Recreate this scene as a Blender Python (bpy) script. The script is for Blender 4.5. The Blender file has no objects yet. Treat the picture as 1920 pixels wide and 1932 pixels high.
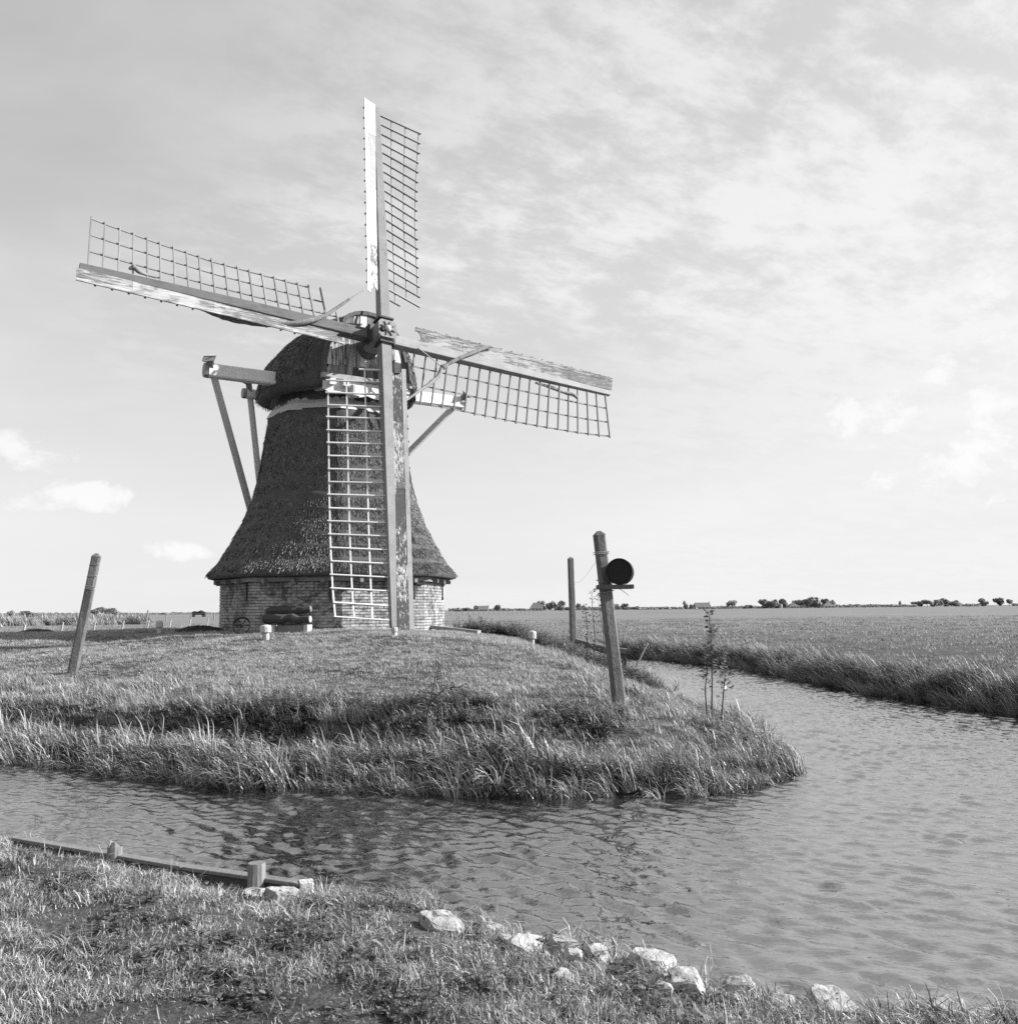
import bpy, math, random
import numpy as np
from mathutils import Matrix, Vector, Euler

R = math.radians
rnd = random.Random(7)
rng = np.random.default_rng(11)
scene = bpy.context.scene
C = scene.collection

# ------------------------------------------------------------------ camera, sky, sun, exposure
FPX, PITCH, ROLL, EYE = 1800.0, math.atan(184 / 1800.0), R(.567), 2.0
cam = bpy.data.cameras.new('camera')
cam.sensor_fit = 'HORIZONTAL'; cam.sensor_width = 36.0; cam.lens = FPX * 36.0 / 1920.0
cam.clip_start = .1; cam.clip_end = 9000
camo = bpy.data.objects.new('camera', cam); C.objects.link(camo)
camo.matrix_world = Matrix.Translation((0, 0, EYE)) @ Matrix.Rotation(math.pi / 2 + PITCH, 4, 'X') @ Matrix.Rotation(-ROLL, 4, 'Z')
scene.camera = camo

SUN_AZ, SUN_EL = R(93), R(27)          # azimuth from -Y towards +X
sun_dir = Vector((math.sin(SUN_AZ) * math.cos(SUN_EL), -math.cos(SUN_AZ) * math.cos(SUN_EL), math.sin(SUN_EL)))

world = bpy.data.worlds.new('World'); scene.world = world
world.use_nodes = True
wt = world.node_tree; wt.nodes.clear()


class NT:
    """short hand for building node graphs"""
    def __init__(self, tree): self.t = tree
    def n(self, kind, **kw):
        nd = self.t.nodes.new(kind)
        for k, v in kw.items(): setattr(nd, k, v)
        return nd
    def link(self, a, b): self.t.links.new(a, b)
    def val(self, sock, v):
        if hasattr(v, 'links') or isinstance(v, bpy.types.NodeSocket): self.link(v, sock)
        else: sock.default_value = v
    def math(self, op, a, b=None, c=None, clamp=False):
        nd = self.n('ShaderNodeMath', operation=op, use_clamp=clamp)
        self.val(nd.inputs[0], a)
        if b is not None: self.val(nd.inputs[1], b)
        if c is not None: self.val(nd.inputs[2], c)
        return nd.outputs[0]
    def vmath(self, op, a, b=None):
        nd = self.n('ShaderNodeVectorMath', operation=op)
        self.val(nd.inputs[0], a)
        if b is not None: self.val(nd.inputs[1], b)
        return nd.outputs[0]
    def mapr(self, v, a, b, c=0., d=1., smooth=False):
        nd = self.n('ShaderNodeMapRange', interpolation_type='SMOOTHSTEP' if smooth else 'LINEAR')
        self.val(nd.inputs[0], v)
        for i, q in enumerate((a, b, c, d)): self.val(nd.inputs[i + 1], q)
        return nd.outputs[0]
    def noise(self, vec, scale, detail=4, rough=.55, dist=0., lac=2.):
        nd = self.n('ShaderNodeTexNoise')
        if vec is not None: self.link(vec, nd.inputs['Vector'])
        nd.inputs['Scale'].default_value = scale; nd.inputs['Detail'].default_value = detail
        nd.inputs['Roughness'].default_value = rough; nd.inputs['Distortion'].default_value = dist
        nd.inputs['Lacunarity'].default_value = lac
        return nd.outputs[0]
    def mix(self, f, a, b):
        nd = self.n('ShaderNodeMix', data_type='FLOAT')
        self.val(nd.inputs[0], f); self.val(nd.inputs[2], a); self.val(nd.inputs[3], b)
        return nd.outputs[0]
    def mapping(self, vec, loc=(0, 0, 0), rot=(0, 0, 0), scale=(1, 1, 1)):
        nd = self.n('ShaderNodeMapping')
        self.link(vec, nd.inputs['Vector'])
        nd.inputs['Location'].default_value = loc; nd.inputs['Rotation'].default_value = rot
        nd.inputs['Scale'].default_value = scale
        return nd.outputs[0]
    def xyz(self, vec):
        nd = self.n('ShaderNodeSeparateXYZ'); self.link(vec, nd.inputs[0]); return nd.outputs
    def comb(self, x, y, z):
        nd = self.n('ShaderNodeCombineXYZ')
        for i, q in enumerate((x, y, z)): self.val(nd.inputs[i], q)
        return nd.outputs[0]


CUMULI = [(-.470, .150, .040, .022), (-.475, .114, .05, .018), (-.405, .112, .035, .014), (-.330, .060, .045, .010), (.385, .185, .06, .035), (.46, .195, .045, .055), (.47, .13, .08, .045),
          (.41, .115, .06, .025), (.48, .27, .03, .04), (.62, .14, .06, .03), (.80, .11, .07, .03), (1.05, .15, .06, .03), (1.3, .10, .08, .025), (-.66, .12, .06, .025), (-.85, .14, .05, .03), (-1.1, .10, .07, .03), (-1.5, .13, .06, .03), (1.7, .12, .06, .03), (2.3, .13, .07, .03), (2.8, .11, .06, .03), (-2.2, .12, .07, .03), (-2.8, .14, .05, .03)]
W = NT(wt)
sky = W.n('ShaderNodeTexSky', sky_type='NISHITA', sun_disc=False)
sky.sun_elevation = SUN_EL
sky.sun_rotation = math.atan2(sun_dir.x, sun_dir.y)
sky.air_density = 1.0; sky.dust_density = 1.6; sky.ozone_density = 1.0
tc = W.n('ShaderNodeTexCoord')
d = W.vmath('NORMALIZE', tc.outputs['Generated'])
dx, dy, dz = W.xyz(d)
zc = W.math('MAXIMUM', dz, 0.0)
W.link(W.comb(dx, dy, W.math('MAXIMUM', dz, .06)), sky.inputs['Vector'])
srgb = W.n('ShaderNodeSeparateColor'); W.link(sky.outputs[0], srgb.inputs[0])
# panchromatic film: red and green heavy, the toe and shoulder of the film flatten the range of the sky
base = W.math('ADD', W.math('MULTIPLY', srgb.outputs[0], .55), W.math('MULTIPLY', srgb.outputs[1], .45))
base = W.math('MINIMUM', W.math('MULTIPLY', W.math('POWER', base, .52), 1.72), 3.45)
inv = W.math('DIVIDE', 1.0, W.math('ADD', zc, .16))
plane = W.comb(W.math('MULTIPLY', dx, inv), W.math('MULTIPLY', dy, inv), 0.0)
# high thin veil: soft streaks, mottled where it is thick
az = W.n('ShaderNodeMath', operation='ARCTAN2'); W.link(dx, az.inputs[0]); W.link(dy, az.inputs[1]); az = az.outputs[0]
el = W.math('ARCSINE', dz)
v1 = W.noise(W.mapping(plane, loc=(3.1, .7, 0), rot=(0, 0, R(24)), scale=(.8, 1.1, 1)), 1.3, 5, .55, .1)
v2 = W.noise(W.mapping(W.mapping(plane, rot=(0, 0, R(-30))), loc=(8.3, 2.1, 4), scale=(.85, 1.25, 1)), 8.0, 8, .66, .1)
big = W.noise(W.mapping(plane, loc=(-.35, 1.4, 2)), .5, 2, .5, 0.)
cover = W.mapr(W.math('ADD', big, W.math('MULTIPLY', dx, .55)), .36, .74, 0, 1, True)
soft = W.mapr(v1, .36, .70, 0, 1, True)
mott = W.mapr(W.math('ADD', W.math('MULTIPLY', v1, .45), W.math('MULTIPLY', v2, .55)),  .42, .59, 0, 1, True)
veil = W.mix(cover, W.math('MULTIPLY', soft, .30), W.math('ADD', .18, W.math('MULTIPLY', mott, .52)))
veil = W.math('MULTIPLY', veil, W.mapr(el, .12, .34, .35, 1, True))
# heaped clouds low over the horizon: (azimuth, elevation, half width, half height)
cvec = W.comb(az, W.math('MULTIPLY', el, 1.5), 1.7)
cn = W.noise(W.mapping(cvec, loc=(.62, .2, 0)), 13.0, 8, .64, .2)
acc = None
for a_, e_, wa, we in CUMULI:
    u = W.math('DIVIDE', W.math('SUBTRACT', az, a_), wa); v = W.math('DIVIDE', W.math('SUBTRACT', el, e_), we)
    g_ = W.math('SUBTRACT', 1.0, W.math('ADD', W.math('MULTIPLY', u, u), W.math('MULTIPLY', v, v)))
    acc = g_ if acc is None else W.math('MAXIMUM', acc, g_)
acc = W.math('MAXIMUM', acc, -1.0)
cum = W.mapr(W.math('ADD', W.math('MULTIPLY', acc, .40), W.math('MULTIPLY', W.math('SUBTRACT', cn, .5), 3.6)), .02, .62, 0, 1, True)
cum = W.math('MULTIPLY', cum, W.mapr(acc, -.6, .1, 0, 1, True))
clouds = W.math('MAXIMUM', W.math('MULTIPLY', veil, .85), W.math('MULTIPLY', cum, .62))
skyv = W.mix(clouds, base, W.math('MAXIMUM', 4.2, base))
bg = W.n('ShaderNodeBackground'); W.link(skyv, bg.inputs[0]); bg.inputs[1].default_value = .13
wo = W.n('ShaderNodeOutputWorld'); W.link(bg.outputs[0], wo.inputs[0])

sl = bpy.data.lights.new('sun', 'SUN'); sl.energy = 5.0; sl.angle = R(.55); sl.color = (1, 1, 1)
so = bpy.data.objects.new('sun', sl); C.objects.link(so)
so.rotation_euler = (-sun_dir).to_track_quat('-Z', 'Y').to_euler(); so.location = (40, 10, 40)

scene.view_settings.view_transform = 'Standard'; scene.view_settings.look = 'None'
scene.view_settings.exposure = .95; scene.view_settings.gamma = 1.0
scene.view_settings.use_curve_mapping = False
scene.render.engine = 'CYCLES'
scene.cycles.use_denoising = False
scene.cycles.max_bounces = 6; scene.cycles.diffuse_bounces = 3; scene.cycles.glossy_bounces = 3
scene.cycles.transmission_bounces = 3; scene.cycles.transparent_max_bounces = 4
scene.cycles.sample_clamp_indirect = 6


# ------------------------------------------------------------------ where a picture point lies on a real plane (used to survey positions)
def ray(x, y):
    u, v = x - 960.0, y - 966.0
    c, s = math.cos(ROLL), math.sin(ROLL)
    uu, vv = u * c - v * s, u * s + v * c
    dX, dY, dZ = uu / FPX, 1.0, -vv / FPX
    return Vector((dX, dY * math.cos(PITCH) - dZ * math.sin(PITCH), dY * math.sin(PITCH) + dZ * math.cos(PITCH)))


def atz(x, y, z):
    r = ray(x, y); t = (z - EYE) / r.z
    return Vector((r.x * t, r.y * t, z))


def aty(x, y, Y):
    r = ray(x, y); t = Y / r.y
    return Vector((r.x * t, Y, EYE + r.z * t))


def atplane(x, y, p0, n):
    r = ray(x, y); o = Vector((0, 0, EYE))
    t = (p0 - o).dot(n) / r.dot(n)
    return o + r * t


# ------------------------------------------------------------------ materials (a black-and-white world: every colour is a grey)
def new_mat(name):
    m = bpy.data.materials.new(name); m.use_nodes = True
    m.node_tree.nodes.clear()
    return m, NT(m.node_tree)


def finish(T, colour, rough=.8, bump=None, bstr=.3, bdist=.02, spec=.3):
    p = T.n('ShaderNodeBsdfPrincipled')
    T.val(p.inputs['Base Color'], colour); T.val(p.inputs['Roughness'], rough)
    p.inputs['Specular IOR Level'].default_value = spec
    if bump is not None:
        b = T.n('ShaderNodeBump'); b.inputs['Strength'].default_value = bstr; b.inputs['Distance'].default_value = bdist
        T.link(bump, b.inputs['Height']); T.link(b.outputs[0], p.inputs['Normal'])
    o = T.n('ShaderNodeOutputMaterial'); T.link(p.outputs[0], o.inputs[0])
    return p


def oc(T):
    return T.n('ShaderNodeTexCoord').outputs['Object']


def rand(T):
    return T.n('ShaderNodeObjectInfo').outputs['Random']


def m_wood(name, v, var=.35, stretch=(18, 18, 2), rough=.8):
    m, T = new_mat(name); o = oc(T)
    g = T.noise(T.mapping(o, scale=stretch), 1.4, 6, .65, .4)
    b = T.noise(o, 2.2, 4, .6)
    f = T.math('ADD', T.math('MULTIPLY', g, .65), T.math('MULTIPLY', b, .35))
    c = T.mapr(f, .3, .7, v * (1 - var), v * (1 + var))
    c = T.math('MULTIPLY', c, T.mapr(rand(T), 0, 1, .82, 1.15))
    finish(T, c, rough, g, .5, .01)
    return m


def m_paint(name, paint, under, worn, horiz=False, rough=.65, sharp=False):
    """weathered paint: the coat is thin or gone in patches drawn out along the grain (worn 0..1)"""
    m, T = new_mat(name); o = oc(T)
    if horiz: al = lambda x, y: T.mapping(T.mapping(o, rot=(0, 0, R(-34))), scale=(y, x, x))
    else: al = lambda x, y: T.mapping(o, scale=(x, x, y))
    a = T.noise(al(13, .9), 2.0, 7, .68, .3); b = T.noise(o, .9, 3, .6); c = T.noise(al(26, 2.2), 2.4, 5, .7, .3)
    f = T.math('ADD', T.math('MULTIPLY', a, .42), T.math('ADD', T.math('MULTIPLY', b, .33), T.math('MULTIPLY', c, .25)))
    t = .68 - .36 * worn
    k = T.mapr(f, t - (.03 if sharp else .05), t + (.015 if sharp else .03), 0, 1, True)
    if not sharp: k = T.math('MULTIPLY', k, T.mapr(c, .34, .52, .55, 1))
    fine = T.noise(al(30, 2), 3, 5, .65)
    pc = T.mapr(fine, .3, .7, paint * .72, paint * 1.05)
    pc = T.math('MULTIPLY', pc, T.mapr(T.noise(o, 2.5, 4, .6), .3, .7, .80, 1.05))
    uc = T.mapr(fine, .3, .7, under * .5, under * 1.5)
    finish(T, T.mix(k, pc, uc), rough, T.math('SUBTRACT', fine, T.math('MULTIPLY', k, .8)), .4, .006)
    return m


def m_thatch(name, v):
    m, T = new_mat(name)
    uv = T.n('ShaderNodeUVMap').outputs[0]
    s1 = T.noise(T.mapping(uv, scale=(46, 5, 1)), 1.0, 6, .7, .3)
    s2 = T.noise(T.mapping(uv, scale=(120, 14, 1)), 1.0, 3, .6, .2)
    s3 = T.noise(uv, 1.1, 4, .6)
    x, y, z = T.xyz(uv)
    wob = T.math('ADD', y, T.math('MULTIPLY', T.noise(T.mapping(uv, scale=(3, 1, 1)), 1.5, 3), .10))
    saw = T.math('FRACT', T.math('MULTIPLY', wob, 3.1))
    f = T.math('ADD', T.math('MULTIPLY', s1, .5), T.math('ADD', T.math('MULTIPLY', s2, .25), T.math('MULTIPLY', s3, .25)))
    c = T.mapr(f, .28, .72, v * .45, v * 1.6)
    h = T.math('ADD', T.math('MULTIPLY', f, 1.0), T.math('MULTIPLY', T.math('POWER', saw, 6.0), -.5))
    finish(T, c, .85, h, 1.0, .06, .2)
    return m


def m_leaf(name, lo, hi, trans=.3, rough=.55):
    m, T = new_mat(name)
    at = T.n('ShaderNodeAttribute', attribute_name='tone').outputs['Fac']
    f = T.math('ADD', T.math('MULTIPLY', at, .6), T.math('MULTIPLY', rand(T), .4))
    c = T.mapr(f, .1, .9, lo, hi)
    p = T.n('ShaderNodeBsdfPrincipled'); T.link(c, p.inputs['Base Color'])
    p.inputs['Roughness'].default_value = rough; p.inputs['Specular IOR Level'].default_value = .45
    t = T.n('ShaderNodeBsdfTranslucent'); T.link(c, t.inputs['Color'])
    mx = T.n('ShaderNodeMixShader'); mx.inputs[0].default_value = trans
    T.link(p.outputs[0], mx.inputs[1]); T.link(t.outputs[0], mx.inputs[2])
    o = T.n('ShaderNodeOutputMaterial'); T.link(mx.outputs[0], o.inputs[0])
    return m


def m_stone(name, lo, hi, scale=6., bstr=.8, bd=.03, rough=.9):
    m, T = new_mat(name); o = oc(T)
    a = T.noise(o, scale, 8, .65, .3); b = T.noise(o, scale * 5, 4, .6)
    f = T.math('ADD', T.math('MULTIPLY', a, .6), T.math('MULTIPLY', b, .4))
    c = T.math('MULTIPLY', T.mapr(f, .3, .7, lo, hi), T.mapr(rand(T), 0, 1, .88, 1.08))
    finish(T, c, rough, f, bstr, bd)
    return m


def m_brick(name):
    """old brick with the remains of a lime wash"""
    m, T = new_mat(name)
    g = T.n('ShaderNodeNewGeometry').outputs['Position']
    a = T.noise(g, 1.6, 6, .62, .3); b = T.noise(g, 14, 5, .65); c3 = T.noise(T.mapping(g, scale=(1, 1, 2.5)), 4.5, 5, .7)
    f = T.math('ADD', T.math('MULTIPLY', a, .4), T.math('ADD', T.math('MULTIPLY', b, .25), T.math('MULTIPLY', c3, .35)))
    k = T.mapr(f, .41, .57, 0, 1, True)
    r = rand(T)
    bare = T.mapr(r, 0, 1, .06, .12); wash = T.mapr(b, .3, .7, .30, .45)
    finish(T, T.mix(k, bare, wash), .9, b, .6, .008)
    return m


M = {}
def m_concrete():
    m, T = new_mat('stained_concrete'); o = oc(T)
    a = T.noise(T.mapping(o, scale=(7, 7, 1.2)), 1.6, 6, .65, .3); b = T.noise(o, 28, 4, .7); c = T.noise(o, 3, 4, .6)
    f = T.math('ADD', T.math('MULTIPLY', a, .45), T.math('ADD', T.math('MULTIPLY', b, .25), T.math('MULTIPLY', c, .3)))
    finish(T, T.mapr(f, .34, .66, .045, .20), .9, T.math('ADD', b, f), .8, .012)
    return m


M['concrete'] = m_concrete()
M['wood_grey'] = m_wood('weathered_wood', .30)
M['wood_pale'] = m_wood('pale_wood', .50, .2)
M['wood_stub'] = m_wood('stub_post_wood', .19, .6, (30, 30, 3))
M['wood_dark'] = m_wood('dark_wood', .085, .4)
M['wood_mid'] = m_wood('grey_board', .20, .35)
M['stock'] = m_paint('stock_paint', .24, .07, .25)
M['stock_h'] = m_paint('level_stock_paint', .30, .09, .2, True)
M['stock_dark'] = m_paint('stock_dark_paint', .13, .06, .3, True)
M['white'] = m_paint('white_paint', .66, .16, .05)
M['white_w'] = m_paint('thin_white_paint', .58, .10, .50, sharp=True)
M['white_chip'] = m_paint('chipped_white_paint', .44, .10, .46, True)
M['white_worn'] = m_paint('worn_white_paint', .42, .10, .56, True)
M['white_gone'] = m_paint('bare_board_with_paint_flakes', .66, .07, .60, sharp=True)
M['grey_paint'] = m_paint('grey_paint', .36, .15, .30)
M['bar'] = m_wood('sail_bar_shaded', .24, .25)  # darkened to look backlit: bars seen from below against bright sky
M['bar_pale'] = m_wood('white_bar_lit', .58, .15)  # lit copy of the bar colour, white, for the lowest sail only
M['white_w2'] = m_paint('edge_white_paint', .5, .12, .2)
M['brace'] = m_wood('pale_brace_wood', .66, .15)
M['thatch'] = m_thatch('thatch', .092)
M['straw'] = m_leaf('straw', .035, .28, .05, .5)
M['brick'] = m_brick('lime_washed_brick')
M['mortar'] = m_stone('mortar', .06, .15, 12, .6, .01)
M['iron'] = m_stone('rusty_iron', .015, .05, 20, .3, .004, .6)
M['black'] = m_stone('black_tarred_metal', .006, .014, 8, .2, .002, .65)
def m_rubble():
    m, T = new_mat('rubble_stone'); o = oc(T)
    w = T.vmath('ADD', o, T.comb(T.math('MULTIPLY', rand(T), 30.), 0., 0.))
    a = T.noise(w, 7, 8, .7, .3); b = T.noise(w, 40, 5, .7); c = T.noise(w, 16, 6, .65, .5)
    f = T.math('ADD', T.math('MULTIPLY', a, .4), T.math('ADD', T.math('MULTIPLY', b, .25), T.math('MULTIPLY', c, .35)))
    v = T.math('MULTIPLY', T.mapr(f, .34, .62, .10, .55), T.mapr(rand(T), 0, 1, .75, 1.1))
    pit = T.mapr(c, .36, .44, .35, 1, True)
    finish(T, T.math('MULTIPLY', v, pit), .9, T.math('ADD', f, T.math('MULTIPLY', pit, .3)), 1.0, .03)
    return m


M['stone'] = m_rubble()
M['lime'] = m_stone('lime_washed_wood', .30, .55, 8, .6, .01)
M['canvas'] = m_stone('furled_canvas', .10, .34, 14, .8, .015)
M['rope'] = m_stone('rope', .25, .42, 30, .5, .004)
M['wire'] = m_stone('galvanised_wire', .2, .36, 20, .2, .002)
M['grass'] = m_leaf('lawn_grass_blades', .09, .74, .38, .5)
M['tuss'] = m_leaf('bank_grass_blades', .02, .62, .22, .45)
M['reed'] = m_leaf('reed_blades', .006, .54, .10, .4)
M['clod'] = m_leaf('soil_clod', .012, .16, 0., .9)
M['far_reed'] = m_leaf('far_reed_blades', .012, .42, .15, .5)
M['sward'] = m_leaf('sward_blades', .008, .62, .12, .42)
M['weed'] = m_leaf('weed_leaves', .05, .24, .3, .4)
M['pasture'] = m_leaf('pasture_blades', .05, .50, .3)
M['tree'] = m_leaf('tree_leaves', .10, .30, .25, .7)  # leaf tone raised to stand in for haze over the distance
M['bark'] = m_wood('bark', .07, .4)
M['roof'] = m_stone('far_roof', .11, .17, .3, .2, .1)
M['farwall'] = m_stone('far_wall', .35, .5, .5, .2, .1)
M['hide_dark'] = m_stone('dark_hide', .02, .04, 3, .1, .01)
M['soil'] = m_stone('dark_soil', .012, .05, 9, 1., .05)


def m_ground():
    m, T = new_mat('ground_turf')
    g = T.n('ShaderNodeNewGeometry').outputs['Position']
    x, y, z = T.xyz(g)
    a = T.noise(g, 1.2, 6, .6, .3); b = T.noise(g, 9, 6, .65); c = T.noise(g, 45, 4, .6)
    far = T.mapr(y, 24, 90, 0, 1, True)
    f = T.math('ADD', T.math('MULTIPLY', a, .3), T.math('ADD', T.math('MULTIPLY', b, .35), T.math('MULTIPLY', c, .35)))
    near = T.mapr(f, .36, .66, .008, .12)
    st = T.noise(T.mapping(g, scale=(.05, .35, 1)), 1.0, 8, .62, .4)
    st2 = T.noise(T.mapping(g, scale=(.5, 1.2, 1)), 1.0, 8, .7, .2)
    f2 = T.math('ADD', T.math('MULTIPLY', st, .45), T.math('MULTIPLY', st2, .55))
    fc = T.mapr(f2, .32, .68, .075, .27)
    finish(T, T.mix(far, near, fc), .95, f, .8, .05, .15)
    return m


M['ground'] = m_ground()


def m_water():
    m, T = new_mat('rippled_water')
    g = T.n('ShaderNodeNewGeometry').outputs['Position']
    h = T.noise(T.mapping(T.mapping(g, rot=(0, 0, R(20))), scale=(1, 1.8, 1)), 7.0, 3, .55, .4)     # cat's paws too fine for the mesh
    p = T.n('ShaderNodeBsdfPrincipled')
    p.inputs['Base Color'].default_value = (.014, .014, .014, 1)
    p.inputs['Roughness'].default_value = .05; p.inputs['IOR'].default_value = 1.45
    b = T.n('ShaderNodeBump'); b.inputs['Strength'].default_value = 1.0; b.inputs['Distance'].default_value = .009
    T.link(h, b.inputs['Height']); T.link(b.outputs[0], p.inputs['Normal'])
    gl = T.n('ShaderNodeBsdfGlossy'); gl.inputs['Color'].default_value = (.82, .82, .82, 1); gl.inputs['Roughness'].default_value = .06
    T.link(b.outputs[0], gl.inputs['Normal'])
    mx = T.n('ShaderNodeMixShader'); mx.inputs[0].default_value = .42; T.link(p.outputs[0], mx.inputs[1]); T.link(gl.outputs[0], mx.inputs[2])
    o = T.n('ShaderNodeOutputMaterial'); T.link(mx.outputs[0], o.inputs[0])
    return m


M['water'] = m_water()


# ------------------------------------------------------------------ mesh helpers
class MB:
    def __init__(self): self.v = []; self.f = []
    def add(self, vs, fs):
        o = len(self.v); self.v += [tuple(q) for q in vs]; self.f += [tuple(i + o for i in q) for q in fs]
        return self
    def box(self, c, ax, hs):
        c = Vector(c); a = [Vector(q) for q in ax]
        vs = [c + a[0] * (sx * hs[0]) + a[1] * (sy * hs[1]) + a[2] * (sz * hs[2]) for sx in (-1, 1) for sy in (-1, 1) for sz in (-1, 1)]
        return self.add(vs, [(0, 1, 3, 2), (4, 6, 7, 5), (0, 4, 5, 1), (2, 3, 7, 6), (0, 2, 6, 4), (1, 5, 7, 3)])
    def beam(self, p0, p1, w, h, up=(0, 0, 1), w1=None, h1=None, bev=0.0):
        """a squared timber from p0 to p1; w across, h along up; ends may differ"""
        p0 = Vector(p0); p1 = Vector(p1); dr = (p1 - p0).normalized()
        sx = dr.cross(Vector(up)).normalized(); uz = sx.cross(dr)
        w1 = w if w1 is None else w1; h1 = h if h1 is None else h1
        vs = []
        for p, ww, hh in ((p0, w, h), (p1, w1, h1)):
            b = min(bev, ww * .3, hh * .3)
            prof = [(-ww / 2 + b, -hh / 2), (ww / 2 - b, -hh / 2), (ww / 2, -hh / 2 + b), (ww / 2, hh / 2 - b), (ww / 2 - b, hh / 2), (-ww / 2 + b, hh / 2), (-ww / 2, hh / 2 - b), (-ww / 2, -hh / 2 + b)] if bev > 0 else \
                [(-ww / 2, -hh / 2), (ww / 2, -hh / 2), (ww / 2, hh / 2), (-ww / 2, hh / 2)]
            vs += [p + sx * a + uz * c for a, c in prof]
        n = len(vs) // 2
        fs = [(i, (i + 1) % n, (i + 1) % n + n, i + n) for i in range(n)] + [tuple(range(n))[::-1], tuple(range(n, 2 * n))]
        return self.add(vs, fs)
    def tube(self, pts, rad, n=6, cap=True):
        pts = [Vector(p) for p in pts]
        rad = rad if isinstance(rad, (list, tuple)) else [rad] * len(pts)
        vs = []; prev = None
        for i, p in enumerate(pts):
            t = (pts[min(i + 1, len(pts) - 1)] - pts[max(i - 1, 0)]).normalized()
            if prev is None:
                a = Vector((0, 0, 1)) if abs(t.z) < .9 else Vector((1, 0, 0))
                prev = t.cross(a).normalized()
            s = (prev - t * prev.dot(t)).normalized(); prev = s
            u = t.cross(s)
            for k in range(n):
                an = 2 * math.pi * k / n
                vs.append(p + (s * math.cos(an) + u * math.sin(an)) * rad[i])
        fs = []
        for i in range(len(pts) - 1):
            for k in range(n):
                fs.append((i * n + k, i * n + (k + 1) % n, (i + 1) * n + (k + 1) % n, (i + 1) * n + k))
        if cap: fs += [tuple(range(n))[::-1], tuple(range((len(pts) - 1) * n, len(pts) * n))]
        return self.add(vs, fs)
    def lathe(self, base, prof, n=14, axis=(0, 0, 1), jit=0.0):
        ax = Vector(axis).normalized()
        s = ax.cross(Vector((0, 1, 0)) if abs(ax.y) < .9 else Vector((1, 0, 0))).normalized(); u = ax.cross(s)
        vs = []
        for r, z in prof:
            for k in range(n):
                an = 2 * math.pi * k / n; q = r * (1 + rnd.uniform(-jit, jit))
                vs.append(Vector(base) + ax * z + (s * math.cos(an) + u * math.sin(an)) * q)
        fs = []
        for i in range(len(prof) - 1):
            for k in range(n):
                fs.append((i * n + k, i * n + (k + 1) % n, (i + 1) * n + (k + 1) % n, (i + 1) * n + k))
        fs += [tuple(range(n))[::-1], tuple(range((len(prof) - 1) * n, len(prof) * n))]
        return self.add(vs, fs)
    def prism(self, poly, dvec):
        """extrude a flat outline by a vector"""
        poly = [Vector(p) for p in poly]; dv = Vector(dvec); n = len(poly)
        return self.add(poly + [p + dv for p in poly], [tuple(range(n)), tuple(range(n, 2 * n))[::-1]] + [(i, i + n, (i + 1) % n + n, (i + 1) % n) for i in range(n)])
    def mesh(self, name, m, smooth=False):
        me = bpy.data.meshes.new(name); me.from_pydata(self.v, [], self.f); me.update()
        if m is not None: me.materials.append(M[m] if isinstance(m, str) else m)
        if smooth: me.polygons.foreach_set('use_smooth', [True] * len(me.polygons))
        return me
    def build(self, name, m, parent=None, smooth=False, origin=None):
        o0 = Vector(origin) if origin is not None else (Vector((0, 0, 0)) if parent is not None else None)
        if o0 is None and self.v:
            xs = np.array(self.v); o0 = Vector((xs[:, 0].mean(), xs[:, 1].mean(), xs[:, 2].min()))
        if parent is not None:
            # children are modelled in world space; keep them there
            wp = world_of(parent)
            self.v = [tuple(Vector(q) - wp) for q in self.v]
            o = bpy.data.objects.new(name, self.mesh(name, m, smooth)); C.objects.link(o); o.parent = parent
            POS[o.name] = wp
        else:
            self.v = [tuple(Vector(q) - o0) for q in self.v]
            o = bpy.data.objects.new(name, self.mesh(name, m, smooth)); C.objects.link(o); o.location = o0
            POS[o.name] = o0
        return o


POS = {}


def world_of(o): return POS.get(o.name, Vector((0, 0, 0)))


def tag(o, label=None, cat=None, group=None, kind=None):
    if label: o['label'] = label
    if cat: o['category'] = cat
    if group: o['group'] = group
    if kind: o['kind'] = kind
    return o


def thing(name, loc, label, cat, group=None):
    o = bpy.data.objects.new(name, None); C.objects.link(o); o.location = loc; o.empty_display_size = .2
    POS[o.name] = Vector(loc)
    return tag(o, label, cat, group)


def setuv(me, uvs):
    """uvs: per vertex"""
    lay = me.uv_layers.new(name='UVMap')
    li = np.zeros(len(me.loops), dtype=np.int32); me.loops.foreach_get('vertex_index', li)
    lay.data.foreach_set('uv', np.asarray(uvs, dtype=np.float32)[li].ravel())


# ------------------------------------------------------------------ value noise for the lie of the land
_lat = rng.random((256, 256))


def vnoise(x, y, s):
    x = np.asarray(x) * s + 1000.0; y = np.asarray(y) * s + 1000.0
    xi = np.floor(x).astype(int); yi = np.floor(y).astype(int); fx = x - xi; fy = y - yi
    fx = fx * fx * (3 - 2 * fx); fy = fy * fy * (3 - 2 * fy)
    g = lambda a, b: _lat[a % 256, b % 256]
    return (g(xi, yi) * (1 - fx) + g(xi + 1, yi) * fx) * (1 - fy) + (g(xi, yi + 1) * (1 - fx) + g(xi + 1, yi + 1) * fx) * fy


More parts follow.
